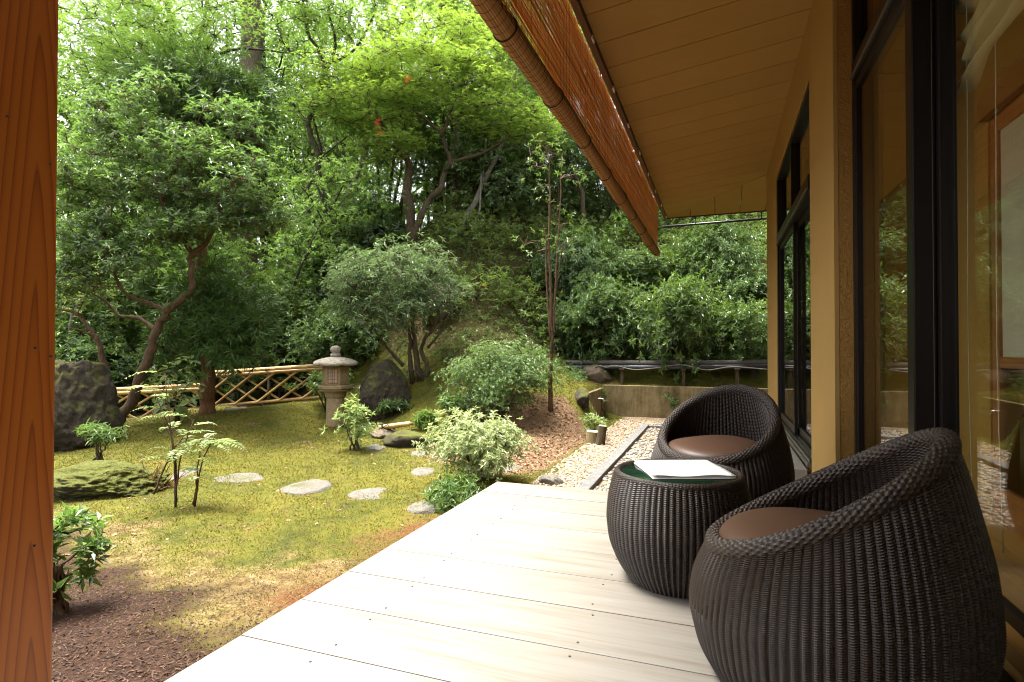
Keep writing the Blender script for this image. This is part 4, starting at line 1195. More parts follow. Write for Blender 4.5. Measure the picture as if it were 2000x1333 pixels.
# leaf and bark materials
M_PIERIS = leaf_mat('pieris_leaves', [(.036, .070, .018), (.066, .118, .030), (.100, .162, .044), (.165, .230, .085), (.050, .100, .036)], .34, .27, .8, (.27, .48, .06))
M_MAPLE = leaf_mat('maple_leaves', [(.11, .20, .024), (.16, .27, .032), (.22, .34, .045), (.30, .39, .065), (.13, .23, .05)], .50, .45, .4, (.48, .70, .07))
M_MAPLE2 = leaf_mat('canopy_leaves', [(.060, .125, .020), (.10, .18, .028), (.15, .245, .040), (.20, .28, .06), (.08, .15, .035)], .48, .42, .45, (.36, .60, .07))
M_GREEN = leaf_mat('wood_leaves', [(.050, .105, .022), (.085, .155, .030), (.125, .21, .042), (.19, .26, .07), (.070, .135, .04)], .50, .38, .5, (.38, .62, .09))
M_DEEP = leaf_mat('evergreen_leaves', [(.030, .058, .014), (.052, .094, .021), (.080, .130, .028), (.120, .172, .045), (.038, .078, .026)], .32, .30, .65, (.26, .42, .05))
M_OLIVE = leaf_mat('olive_leaves', [(.045, .085, .030), (.078, .130, .048), (.125, .185, .080), (.21, .265, .14), (.06, .108, .042)], .28, .36, .55, (.26, .40, .09))
M_AZAL = leaf_mat('azalea_leaves', [(.035, .075, .018), (.060, .115, .028), (.090, .155, .040), (.13, .195, .06)], .25, .38, .5, (.3, .45, .06))
M_VARI = leaf_mat('variegated_leaves', [(.14, .20, .07), (.28, .33, .15), (.42, .45, .25), (.20, .27, .10), (.34, .39, .18), (.08, .14, .04)], .30, .42, .4, (.6, .65, .25))
M_PALE = leaf_mat('pale_new_leaves', [(.11, .17, .05), (.19, .26, .09), (.28, .35, .14), (.15, .22, .06)], .38, .42, .4, (.5, .6, .15))
M_CEDAR = leaf_mat('cedar_needles', [(.028, .060, .012), (.048, .096, .017), (.072, .130, .022), (.040, .078, .024)], .20, .5, .3, (.16, .3, .03))
M_FERN = leaf_mat('fern_fronds', [(.06, .11, .018), (.10, .17, .03), (.15, .22, .05)], .35, .5, .35, (.35, .5, .08))
M_BANK = leaf_mat('bank_leaves', [(.040, .080, .017), (.075, .130, .026), (.115, .180, .036), (.165, .21, .052), (.12, .095, .03), (.055, .10, .03)], .40, .38, .5, (.32, .5, .07))
M_REDL = leaf_mat('red_maple_leaves', [(.38, .02, .02), (.5, .06, .03), (.55, .16, .03)], .45, .5, .3, (.7, .08, .03))
M_YEL = leaf_mat('yellow_leaves', [(.50, .36, .03), (.58, .45, .05)], .4, .5, .3, (.7, .5, .05))
M_BARK = bark_mat('brown_bark', (.032, .021, .014), (.11, .072, .048), 14, 3, .9)
M_RBARK = bark_mat('reddish_bark', (.050, .026, .016), (.15, .082, .052), 14, 3, .9)
M_CBARK = bark_mat('cedar_bark', (.10, .042, .020), (.24, .105, .052), 22, .8, .9)
M_OBARK = bark_mat('old_cedar_bark', (.045, .032, .022), (.21, .155, .110), 16, .5, 1.0)
M_GBARK = bark_mat('grey_bark', (.10, .09, .075), (.27, .245, .205), 8, 3, .5)
M_DBARK = bark_mat('dark_bark', (.020, .015, .010), (.065, .048, .034))

def tree(name, label, cat, limbs, bark, crowns, leaf, group=None, seed=1, ros=14, k=8, L=.07, ratio=.36, crad=(.22, .22, .12), e0=.1, es=.35, twig=True, brad=.02, extra=None, tilt=.45, kind='ros', shell=.35, base=None):
    """limbs: list of (points, r0, r1); crowns: list of (centre, radii, clumps)"""
    r = np.random.default_rng(seed)
    b0 = np.asarray(limbs[0][0][0] if base is None else base, float)
    t = thing(name, label, cat, b0, group)
    mb = MB(); nodes = []
    for pts, r0, r1 in limbs:
        P = limb(mb, [np.asarray(p) - b0 for p in pts], r0, r1, 11 if r0 > .05 else 6, r0 * .16, r)
        nodes.append(P[len(P) // 3:])
    nodes = np.concatenate(nodes)
    C = np.concatenate([ell_points(np.asarray(c) - b0, rad, n, r, shell, .3) for c, rad, n in crowns])
    br = MB()
    join_clumps(br, nodes, C, r, brad)
    tips, idx = spread(C, ros, crad, r)
    if twig: twigs(br, C, tips[::(2 if kind != 'maple' else 6)], idx[::(2 if kind != 'maple' else 6)], r)
    link('trunk', mb.mesh('trunk', bark), t)
    o = link('branches', br.mesh('branches', bark), t); o['kind'] = 'stuff'
    if kind == 'maple':
        Vv, T = palmate(tips, upish(len(tips), r, tilt), L, r); me = np_mesh('crown', Vv, T, leaf, False)
    elif kind == 'needle':
        A = unit(unit(tips - C[idx]) * .8 + np.array([0, 0, -.35]) + r.normal(0, .3, tips.shape))
        me = quads_mesh('crown', rosettes(tips, A, k, L, ratio, r, 1.0, .25), leaf)
    else:
        A = unit(upish(len(tips), r, tilt) + .5 * unit(tips - C[idx]))
        me = quads_mesh('crown', rosettes(tips, A, k, L, ratio, r, e0, es), leaf)
    link('crown', me, t)
    if extra:
        for nm, mt, pts, n_, sp_ in extra:
            q = np.concatenate([np.asarray(p)[None] - b0 + r.normal(0, sp_, (n_, 3)) for p in pts])
            Vv, T = palmate(q, upish(len(q), r, .6), .075, r); link(nm, np_mesh(nm, Vv, T, mt, False), t)
    return t

def bush(name, label, cat, base, rad, leaf, bark, n=60, ros=16, k=6, L=.04, ratio=.4, seed=1, group=None, stems=7, crad=None, zc=None, e0=.3, es=.4, tilt=.5, shell=.55):
    r = np.random.default_rng(seed); base = np.asarray(base, float); rad = np.asarray(rad, float)
    t = thing(name, label, cat, base, group)
    c = np.array([0, 0, rad[2] * .95 if zc is None else zc])
    C = ell_points(c, rad * .88, n, r, shell, .35); C[:, 2] = np.maximum(C[:, 2], .06)
    C += unit(C - c) * r.normal(0, .13, (n, 1)) * rad
    mb = MB()
    nodes = []
    for i in range(stems):
        a = r.uniform(0, 6.28); q = np.array([math.cos(a) * rad[0], math.sin(a) * rad[1], 0]) * .55
        P = limb(mb, [r.normal(0, .03, 3) * [1, 1, 0] + [0, 0, -.03], q * .35 + [0, 0, c[2] * .4], q * .8 + [0, 0, c[2] * .9]], .012 + .012 * rad[2], .006, 5, .006, r)
        nodes.append(P)
    join_clumps(mb, np.concatenate(nodes), C, r, .012, 3)
    o = link('stems', mb.mesh('stems', bark), t); o['kind'] = 'stuff'
    tips, idx = spread(C, ros, rad * .12 + .02 if crad is None else crad, r)
    A = unit(unit(tips - c * .6) + upish(len(tips), r, tilt) * .8)
    link('leaves', quads_mesh('leaves', rosettes(tips, A, k, L, ratio, r, e0, es), leaf), t)
    return t

def fern_quads(base, heading, L, r, pin=14, wid=.3, rise=.7, droop=.9):
    """one arching frond of paired leaflets; returns quads and the rib"""
    h = np.array([math.cos(heading), math.sin(heading), 0]); s = np.linspace(0, 1, pin + 3)
    rib = np.asarray(base) + h * (L * s ** 1.05)[:, None] * .85 + np.array([0, 0, 1]) * (L * (rise * s - droop * .62 * s ** 2.2))[:, None]
    Q = []; tan = np.gradient(rib, axis=0); side = np.array([-h[1], h[0], 0])
    P, D, N, Ln = [], [], [], []
    for i in range(2, pin + 3):
        f = i / (pin + 2); w = L * wid * math.sin(math.pi * min(1, f * .85 + .15)) ** .8
        for sg in (-1, 1):
            P.append(rib[i]); D.append(side * sg + unit(tan[i]) * .45 + r.normal(0, .08, 3)); N.append(np.cross(side, unit(tan[i])) * -1 + r.normal(0, .15, 3)); Ln.append(w * .5)
    Ln = np.array(Ln) + .008
    return leaf_quads(np.array(P), np.array(D), np.array(N), Ln, np.maximum(Ln * .30, .008), .12, .1), rib

# ------------------------------------------------------------------ the trees of the photograph
P = at
# 1 twisted tree by the boulder
tree('twisted_tree', 'twisted reddish-barked evergreen tree leaning up beside the big boulder', 'tree', [
 ([P(232, 822, 9.5), P(262, 775, 9.5), P(288, 705, 9.4), P(304, 655, 9.35), P(327, 608, 9.3), P(356, 583, 9.3), P(376, 560, 9.3), P(374, 515, 9.25), P(370, 480, 9.2), P(350, 455, 9.2), P(330, 432, 9.1), P(317, 395, 9.0), P(300, 340, 8.9)], .088, .018),
 ([P(326, 606, 9.3), P(290, 592, 9.25), P(248, 575, 9.1), P(228, 546, 9.0), P(226, 515, 8.9), P(240, 480, 8.8)], .042, .012),
 ([P(306, 648, 9.35), P(270, 620, 9.5), P(233, 617, 9.6), P(199, 582, 9.6), P(155, 564, 9.6)], .036, .011),
 ([P(373, 500, 9.2), P(405, 470, 9.2), P(430, 420, 9.1), P(424, 385, 9.0), P(450, 365, 9.0)], .045, .014),
 ([P(372, 480, 9.2), P(350, 400, 9.3), P(372, 330, 9.3), P(345, 260, 9.3)], .045, .012)],
 M_RBARK, [(P(330, 330, 9.1), (1.35, .9, .75), 44), (P(450, 360, 9.0), (1.0, .7, .65), 34), (P(210, 330, 9.2), (1.0, .8, .8), 34), (P(300, 215, 9.4), (1.3, .8, .45), 36), (P(430, 260, 9.4), (.9, .7, .5), 28),
  (P(170, 470, 9.0), (.65, .5, .4), 26), (P(300, 455, 9.0), (.7, .4, .22), 16), (P(160, 545, 9.1), (.5, .4, .25), 14), (P(225, 505, 8.8), (.5, .4, .2), 12), (P(410, 445, 9.0), (.6, .4, .22), 16), (P(520, 420, 9.1), (.45, .4, .3), 16), (P(150, 380, 9.2), (.5, .5, .5), 16)], M_PIERIS, seed=101, ros=15, k=9, L=.085, ratio=.36, crad=(.17, .17, .075), brad=.022)
tree('leaning_tree', 'thin bare-stemmed tree leaning left from behind the big boulder', 'tree', [
 ([P(212, 760, 9.9), P(203, 715, 9.9), P(190, 665, 9.9), P(172, 640, 9.9), P(150, 612, 9.9), P(118, 603, 9.9)], .06, .02),
 ([P(188, 660, 9.9), P(165, 648, 9.8), P(135, 640, 9.7)], .03, .012)],
 M_RBARK, [(P(130, 560, 9.9), (.7, .5, .5), 22), (P(170, 520, 10.1), (.6, .5, .3), 16)], M_PALE, seed=102, ros=9, k=7, L=.09, crad=(.2, .2, .08))
# 2 garden cedar with the red trunk in front of the fence
cb = ground_at(405, 808, 9, 14); ct = np.dot(cb - np.array([0, 0, 1.]), [-math.sin(YAW), math.cos(YAW), 0])
tree('garden_cedar', 'small cedar with a reddish trunk between the two fence panels', 'tree', [
 ([P(405, 815, ct), P(406, 760, ct), P(405, 705, ct), P(400, 640, ct), P(396, 560, ct), P(392, 470, ct), P(386, 380, ct), P(382, 250, ct), P(380, 150, ct)], .135, .03)],
 M_CBARK, [(P(420, 610, ct), (.9, .7, .75), 34), (P(470, 660, ct - .2), (.6, .5, .42), 18), (P(370, 650, ct), (.5, .5, .5), 13), (P(345, 175, ct), (.75, .6, .50), 30), (P(430, 185, ct), (.8, .6, .45), 34), (P(470, 225, ct), (.45, .4, .45), 20)],
 M_CEDAR, seed=103, ros=30, k=9, L=.16, ratio=.10, crad=(.17, .17, .15), kind='needle', twig=False)
# 3 great cedar
tree('tall_cedar', 'massive straight-trunked old cedar rising out of the picture', 'tree', [
 ([P(512, 735, 16.5), P(497, 690, 16.5), P(482, 620, 16.5), P(472, 520, 16.5), P(474, 420, 16.5), P(482, 300, 16.5), P(488, 150, 16.5), P(489, 0, 16.5), P(490, -200, 16.5), P(492, -420, 16.5)], .42, .24)],
 M_OBARK, [(P(495, -300, 16.5), (2.4, 2.2, 2.6), 34), (P(560, -190, 16.8), (1.8, 1.6, 1.0), 10)], M_CEDAR, seed=104, ros=18, k=8, L=.28, ratio=.10, crad=(.4, .4, .3), kind='needle', twig=False)
# 4 maple on the bank
mb_ = ground_at(806, 478, 9, 18); mt = np.dot(mb_ - np.array([0, 0, 1.]), [-math.sin(YAW), math.cos(YAW), 0])
q = mt
tree('maple_tree', 'forked bright yellow-green maple standing on the bank', 'tree', [
 ([P(806, 485, q), P(800, 420, q), P(797, 360, q), P(800, 325, q), P(785, 300, q - .1), P(765, 270, q - .2), P(742, 240, q - .3), P(735, 215, q - .4)], .135, .035),
 ([P(806, 478, q), P(822, 420, q - .1), P(840, 388, q - .1), P(860, 370, q - .2), P(866, 340, q - .2), P(878, 318, q - .3), P(870, 285, q - .4), P(862, 262, q - .5), P(835, 235, q - .5), P(812, 220, q - .6)], .09, .022),
 ([P(862, 266, q - .5), P(878, 230, q - .6), P(888, 190, q - .7), P(875, 150, q - .8), P(850, 120, q - .9)], .05, .015),
 ([P(878, 318, q - .3), P(940, 300, q - .5), P(985, 275, q - .7), P(1030, 262, q - .8)], .045, .012),
 ([P(797, 330, q), P(797, 280, q - .2), P(790, 240, q - .4)], .03, .012)],
 M_BARK, [(P(720, 215, q - .7), (1.45, .9, .34), 54), (P(800, 130, q - .9), (1.5, 1.0, .40), 56), (P(900, 160, q - 1.0), (1.35, 1.0, .45), 56), (P(690, 150, q - .8), (1.1, .8, .32), 34),
  (P(960, 230, q - .9), (1.0, .8, .36), 32), (P(1020, 250, q - .9), (.9, .7, .30), 26), (P(840, 70, q - .6), (1.8, 1.0, .36), 46), (P(760, 290, q - .5), (.8, .6, .28), 20), (P(950, 105, q - .8), (1.3, .9, .4), 36)],
 M_MAPLE, seed=105, ros=44, L=.085, crad=(.27, .27, .045), kind='maple', tilt=.38, brad=.02,
 extra=[('red_leaves', M_REDL, [P(797, 155, q - 1.9), P(736, 240, q - 1.6), P(740, 255, q - 1.6)], 7, .05)])
# 5 pale trunks behind the maple
q = mt + .3
tree('pale_tree', 'leaning pale grey-barked tree right of the maple on the bank', 'tree', [
 ([P(890, 490, q), P(902, 440, q), P(925, 400, q), P(950, 345, q), P(970, 305, q), P(985, 265, q), P(1000, 215, q), P(1010, 120, q)], .085, .03),
 ([P(940, 368, q), P(945, 320, q), P(950, 270, q)], .04, .02), ([P(915, 415, q), P(935, 420, q - .2), P(940, 340, q - .2)], .03, .02)],
 M_GBARK, [(P(1010, 180, q), (1.3, 1, .8), 34), (P(1060, 260, q), (1.1, .9, .6), 28), (P(960, 60, q), (1.3, 1, .9), 34)], M_GREEN, seed=106, ros=13, k=7, L=.085, crad=(.25, .25, .12))
tree('straight_tree', 'straight grey trunk standing between the maple and the pale leaning tree', 'tree', [
 ([P(892, 470, q + .8), P(892, 330, q + .8), P(888, 180, q + .8), P(884, 0, q + .8), P(882, -120, q + .8)], .11, .06),
 ([P(892, 330, q + .8), P(915, 260, q + .8), P(930, 240, q + .8)], .03, .015)],
 M_GBARK, [(P(890, -40, q + .8), (1.8, 1.5, 1.3), 44), (P(930, 60, q + .8), (1.2, 1, .6), 22)], M_GREEN, seed=107, ros=13, k=7, L=.09, crad=(.28, .28, .14))
# 6 slender dark trunk left of the maple
tree('slender_tree', 'slender dark curving trunk left of the maple', 'tree', [
 ([P(648, 470, 13.6), P(636, 400, 13.6), P(622, 350, 13.6), P(620, 300, 13.6), P(606, 262, 13.6), P(604, 235, 13.6), P(622, 190, 13.6), P(632, 120, 13.6), P(600, 60, 13.6), P(590, -20, 13.6)], .085, .03),
 ([P(626, 160, 13.6), P(655, 90, 13.5), P(640, 20, 13.4)], .04, .02), ([P(630, 130, 13.6), P(690, 100, 13.4), P(730, 30, 13.3)], .035, .015)],
 M_DBARK, [(P(600, 60, 13.6), (1.4, 1.1, .7), 36), (P(660, 0, 13.4), (1.4, 1, .7), 34), (P(620, 190, 13.6), (1.0, .9, .5), 24)], M_GREEN, seed=108, ros=13, k=7, L=.085, crad=(.26, .26, .10))
# 7 upper left maple
tree('spreading_maple', 'bright green spreading maple arching over the cedar at the top left', 'tree', [
 ([P(330, 560, 14.5), P(332, 400, 14.5), P(334, 260, 14.5), P(335, 170, 14.5), P(337, 80, 14.5), P(330, 20, 14.4), P(300, -60, 14.3)], .13, .05),
 ([P(370, 330, 14.2), P(366, 200, 14.2), P(372, 130, 14.2), P(388, 95, 14.2), P(392, 62, 14.2), P(404, 10, 14.1), P(408, -40, 14.0)], .08, .03),
 ([P(372, 128, 14.2), P(420, 110, 14.0), P(460, 96, 13.8), P(520, 98, 13.7), P(556, 104, 13.6)], .045, .014),
 ([P(325, 60, 14.5), P(300, 20, 14.2), P(285, -20, 14.0)], .05, .02), ([P(322, 48, 14.4), P(345, 20, 14.2), P(370, 8, 14.1)], .035, .015), ([P(402, 20, 14.1), P(450, 5, 13.9), P(505, 2, 13.8)], .035, .015)],
 M_DBARK, [(P(370, 40, 13.6), (1.7, 1.2, .5), 60), (P(250, 60, 14.0), (1.7, 1.2, .8), 60), (P(180, 20, 14.2), (1.5, 1.2, .9), 44), (P(170, 170, 14.2), (1.1, 1.0, .8), 34), (P(280, 130, 14.0), (1.2, .8, .5), 30), (P(400, 80, 13.5), (.6, .5, .25), 14), (P(585, 60, 13.4), (.8, .7, .4), 18)],
 M_MAPLE2, seed=109, ros=34, L=.085, crad=(.28, .28, .06), kind='maple', tilt=.5)
# 8 olive-leaved garden tree behind the lantern
ob = ground_at(815, 745, 8.5, 14); ot = np.dot(ob - np.array([0, 0, 1.]), [-math.sin(YAW), math.cos(YAW), 0]); q = ot
tree('olive_leaved_tree', 'low multi-stemmed tree with narrow grey-green leaves above the dark boulder', 'tree', [
 ([P(828, 748, q), P(835, 715, q), P(823, 685, q), P(832, 660, q - .05), P(848, 640, q - .1), P(858, 600, q - .1)], .05, .018),
 ([P(806, 750, q), P(800, 700, q), P(800, 655, q), P(785, 625, q), P(783, 590, q - .1), P(775, 555, q - .1)], .045, .016),
 ([P(822, 745, q), P(812, 690, q + .05), P(806, 630, q + .05), P(815, 580, q + .05)], .06, .02),
 ([P(788, 715, q), P(765, 690, q), P(742, 660, q - .1), P(722, 620, q - .2), P(716, 590, q - .2)], .035, .014),
 ([P(830, 748, q), P(815, 730, q - .15), P(802, 722, q - .2), P(792, 728, q - .25)], .03, .012),
 ([P(835, 680, q), P(860, 650, q), P(878, 610, q)], .028, .012)],
 M_BARK, [(P(775, 540, q - .2), (1.05, .8, .60), 42), (P(700, 565, q - .2), (.62, .6, .45), 28), (P(850, 570, q - .2), (.55, .6, .42), 24), (P(760, 610, q - .3), (.8, .6, .3), 22)],
 M_OLIVE, seed=110, ros=18, k=8, L=.10, ratio=.20, crad=(.17, .17, .10), e0=-.1, es=.4)
# 9 thin sapling
sb_ = ground_at(1075, 803, 8, 13); q = np.dot(sb_ - np.array([0, 0, 1.]), [-math.sin(YAW), math.cos(YAW), 0])
tree('thin_sapling', 'very thin multi-stemmed brown sapling right of the azalea', 'sapling', [
 ([P(1076, 806, q), P(1075, 760, q), P(1076, 720, q), P(1077, 650, q), P(1075, 560, q), P(1072, 470, q), P(1074, 380, q), P(1070, 300, q)], .042, .008),
 ([P(1077, 690, q), P(1083, 600, q), P(1088, 500, q), P(1094, 400, q), P(1098, 300, q)], .022, .006),
 ([P(1076, 670, q), P(1068, 560, q), P(1066, 470, q), P(1062, 440, q)], .018, .006), ([P(1077, 640, q), P(1090, 540, q), P(1098, 480, q)], .014, .005), ([P(1076, 806, q), P(1084, 815, q - .1), P(1090, 822, q - .2)], .025, .008)],
 M_RBARK, [(P(1080, 330, q), (.5, .4, .6), 8), (P(1085, 450, q), (.35, .3, .5), 4), (P(1050, 480, q - .1), (.3, .3, .3), 3)], M_AZAL, seed=111, ros=6, k=6, L=.07, crad=(.12, .12, .10))

# ------------------------------------------------------------------ garden shrubs and small plants
g_ = ground_at(975, 818, 6, 13)
bush('azalea', 'rounded clipped azalea on the mossy bank left of the sapling', 'shrub', g_, (.86, .72, .56), M_AZAL, M_BARK, 150, 26, 6, .042, .42, 201, None, 9, None, .60)
g_ = ground_at(932, 940, 4.5, 9)
bush('variegated_bush', 'cream variegated leafy bush beside the deck corner', 'shrub', g_, (.54, .44, .30), M_VARI, M_BARK, 100, 12, 7, .050, .40, 202, None, 11, (.06, .06, .05), .36)
g_ = ground_at(692, 880, 5.5, 10)
bush('pale_leaved_shrub', 'loose pale-leaved shrub in front of the stone lantern', 'shrub', g_, (.25, .24, .24), M_PALE, M_BARK, 18, 6, 8, .085, .28, 203, None, 7, (.06, .06, .07), .34)
g_ = ground_at(640, 805, 7, 12)
bush('sparse_bush', 'sparse dark bluish-leaved bush on the moss left of the lantern', 'shrub', g_, (.62, .5, .26), M_DEEP, M_BARK, 26, 8, 7, .08, .35, 204, None, 8, (.10, .10, .05), .50)
g_ = ground_at(768, 812, 7, 12)
bush('low_evergreen', 'low dark glossy plant in front of the mossy boulder', 'plant', g_, (.30, .25, .13), M_DEEP, M_BARK, 18, 7, 7, .10, .3, 205, None, 5, (.06, .06, .03), .12)
g_ = ground_at(830, 835, 6.5, 11)
bush('bright_clump', 'small bright green drooping leafy clump behind the bamboo spout', 'plant', g_, (.14, .14, .10), M_FERN, M_BARK, 12, 8, 8, .12, .18, 206, None, 4, (.03, .03, .02), .12, -.2)
g_ = ground_at(888, 830, 6.5, 11)
bush('green_shoots', 'upright green shoots left of the azalea foot', 'plant', g_, (.2, .2, .2), M_AZAL, M_BARK, 16, 7, 7, .10, .28, 207, None, 5, (.05, .05, .05), .25)
g_ = ground_at(895, 985, 4.2, 7)
bush('deck_edge_plant', 'low blue-green plant creeping along the deck edge by the half hidden stepping stone', 'plant', g_ + np.array([-.06, .02, 0]), (.24, .34, .10), M_AZAL, M_BARK, 30, 6, 7, .06, .35, 208, None, 6, (.05, .06, .03), .10)
g_ = ground_at(120, 1195, 2.4, 5)
bush('post_side_plant', 'leafy evergreen plant growing beside the timber post', 'plant', g_, (.17, .2, .24), M_PIERIS, M_RBARK, 24, 4, 8, .075, .32, 209, None, 7, (.03, .03, .03), .30)
g_ = ground_at(195, 915, 4.2, 8)
bush('ledge_plant', 'small bright green plant growing on the mossy rock ledge', 'plant', g_ + np.array([0, 0, .12]), (.32, .2, .12), M_AZAL, M_BARK, 16, 5, 8, .09, .22, 210, None, 4, (.07, .05, .03), .26, .0)
g_ = ground_at(540, 800, 8, 13)
for (u, v, t0, sc, mt_, nm, lb) in ((1170, 800, 8, .20, M_AZAL, 'wall_plant', 'small leafy plant in front of the retaining wall return'), (1155, 858, 7, .16, M_PALE, 'stump_plant', 'small pale-leaved sprig growing behind the sawn stump'),
    (1310, 800, 8, .16, M_AZAL, 'wall_foot_plant', 'small green weed at the foot of the long retaining wall')):
    g_ = ground_at(u, v, t0, 12); bush(nm, lb, 'plant', g_, (sc, sc, sc * .8), mt_, M_BARK, 12, 4, 7, .07, .32, int(u), None, 4, (.04, .04, .04), sc * 1.3)
# tall thin stems with ferny tops on the left
g_ = ground_at(362, 990, 3.8, 7)
r_ = np.random.default_rng(77)
fp = thing('nandina', 'tall thin-stemmed feathery plant with pale new leaves beside the rock ledge', 'plant', g_)
b = MB(); Q = []
tg = np.dot(g_ - np.array([0, 0, 1.]), [-math.sin(YAW), math.cos(YAW), 0])
stems_ = [((343, 990), (340, 905), (322, 730)), ((380, 988), (395, 905), (420, 850)), ((343, 985), (352, 900), (378, 820)), ((300, 965), (330, 895), (360, 850)), ((378, 985), (386, 930), (392, 860)), ((345, 980), (338, 860), (300, 760))]
for s_ in stems_:
    pts = [P(u, v, tg - .05 * (k_ % 2)) - g_ for k_, (u, v) in enumerate(s_)]
    pp = limb(b, pts, .009, .004, 5, .004, r_, 5)
    tip = pp[-1]
    for k in range(7):
        hd = r_.uniform(0, 6.28); qd, rib = fern_quads(pp[-1 - k], hd, r_.uniform(.12, .36), r_, 8, .42, r_.uniform(.2, .7), .7)
        Q.append(qd); b.tube(rib[::3], .0018, 3, False)
for hd, L_ in ((R(5), .50), (R(-12), .44), (R(20), .36), (R(160), .32)):
    qd, rib = fern_quads(P(400, 868, tg) - g_, hd, L_, r_, 16, .34, .35, .7); Q.append(qd); b.tube(rib[::3], .002, 3, False)
link('stems', b.mesh('stems', M_RBARK), fp); link('leaves', quads_mesh('leaves', np.concatenate(Q), M_PALE), fp)
# broad-leaved sprig with big pale leaves by the fence
g_ = ground_at(345, 830, 6, 11)
bush('broad_leaved_sprig', 'sprig with large pale green leaves in front of the lower fence panel', 'plant', g_, (.42, .3, .5), M_PALE, M_BARK, 16, 3, 4, .15, .5, 211, None, 5, (.10, .10, .12), .55, .1)
# brown dead tuft on the ledge
g_ = ground_at(290, 958, 4, 8)
r_ = np.random.default_rng(78); b0 = np.zeros((60, 3)) + r_.normal(0, .06, (60, 3)) * [1, 1, 0]
me = quads_mesh('dead_tuft', leaf_quads(b0, unit(r_.normal(0, .6, (60, 3)) + [.5, 0, .9]), r_.normal(0, 1, (60, 3)), r_.uniform(.15, .34, 60), np.full(60, .012)), M_LITTER)
tag(link('dead_tuft', me, None, g_ - [0, 0, .02]), 'tuft of dead brown stalks leaning off the rock ledge', 'plant')
# fatsia with a yellow leaf on the bank
g_ = ground_at(930, 590, 8, 16)
fa = thing('fatsia', 'plant with big hand-shaped leaves, one turned yellow, on the bank', 'plant', g_)
b = MB(); r_ = np.random.default_rng(79)
for nm, mt_, uv in (('leaf', M_YEL, (945, 558)), ('leaf', M_YEL, (915, 562)), ('leaf', M_FERN, (925, 530)), ('leaf', M_FERN, (905, 545)), ('leaf', M_FERN, (935, 520)), ('leaf', M_FERN, (960, 530))):
    dd = np.dot(g_ - np.array([0, 0, 1.]), [-math.sin(YAW), math.cos(YAW), 0]) - .25
    c_ = P(*uv, dd) - g_; b.tube([(0, 0, 0), c_ * .5 + [0, 0, .1], c_], .008, 4)
    Vv, T = palmate(c_[None], unit(np.array([[.25, -.75, .6]])), .17, r_, 7); link('leaf', np_mesh('leaf', Vv, T, mt_, False), fa)
link('stems', b.mesh('stems', M_BARK), fa)

# evergreen shrubs on the bank behind the pipes
hs = [(1105, 690, .8, .75), (1180, 660, 1.15, 1.35), (1262, 690, .85, .7), (1345, 650, 1.2, 1.5), (1455, 690, .95, 1.0), (1135, 600, 1.0, 1.5), (1248, 570, 1.3, .9), (1392, 590, 1.1, 1.6), (1470, 610, .8, .8)]
hl = ['dense dark evergreen shrub above the left end of the drain pipes', 'second dark evergreen shrub along the drain pipes from the sapling', 'dark evergreen shrub hanging over the middle of the drain pipes', 'tall dark evergreen shrub above the black chair on the bank',
      'dark evergreen shrub on the bank beside the house corner', 'dark shrub higher on the bank just right of the thin sapling', 'dark shrub midway up the bank below the blind end', 'broad dark shrub midway up the bank left of the stone steps', 'dark shrub at the foot of the stone steps']
proto = None
for i, ((u, v, w_, h_), lb) in enumerate(zip(hs, hl)):
    g_ = ground_at(u, v + 12, 10.8, 22)
    if g_[1] < 12.3 or i < 5: g_[1] = 11.95 + .15 * (i % 3); g_[0] = P(u, v, 11.2)[0] * 1.06; g_[2] = hz(g_[0], g_[1]) - .05
    if i < 3:
        t_ = bush('bank_shrub', lb, 'shrub', g_, (1.0, .75, .62), (M_DEEP, M_AZAL, M_PIERIS)[i], M_DBARK, 80, 16, 8, .085, .36, 300 + i, 'evergreen shrubs on the bank', 8, (.15, .15, .09))
        proto = (proto or []) + [t_]
    else:
        t_ = copy_tree(proto[i % 3]); t_.location = g_; t_['label'] = lb
    t_.scale = (w_, w_, h_ * 1.05); t_.rotation_euler = (0, 0, i * 1.3)
# shrubs behind the fence and lantern
fs = [(300, 740, 14.0, 1.0, 'leafy shrub behind the lower fence panel'), (540, 690, 13.6, 1.1, 'dark shrub behind the fence panel left of the lantern'), (650, 660, 12.6, 1.0, 'dark shrub right behind the stone lantern roof'), (600, 610, 14.8, 1.5, 'large dark shrub in the shade between the old cedar and the lantern'),
      (200, 690, 13.0, 1.2, 'leafy shrub behind the big boulder'), (700, 680, 12.0, .8, 'dark shrub between the lantern and the olive-leaved tree'), (690, 500, 15.2, 1.7, 'tall dark shrub left of the maple trunk on the bank'), (960, 500, 14.8, 1.2, 'dark shrub at the foot of the pale leaning tree'), (430, 700, 14.4, 1.1, 'shrub behind the small cedar trunk'), (150, 600, 15, 1.6, 'tall leafy shrub beyond the leaning thin tree')]
for i, (u, v, t, s_, lb) in enumerate(fs):
    p_ = P(u, v, t); p_[2] = hz(p_[0], p_[1]); top = P(u, v, t)[2]
    t_ = copy_tree(proto[(i * 2) % 3]); t_.location = p_; t_['label'] = lb; t_['group'] = 'shrubs in the shade behind the fence'
    t_.scale = (s_ * 1.25, s_ * 1.25, s_ * 1.3); t_.rotation_euler = (0, 0, i * .9 + .4)

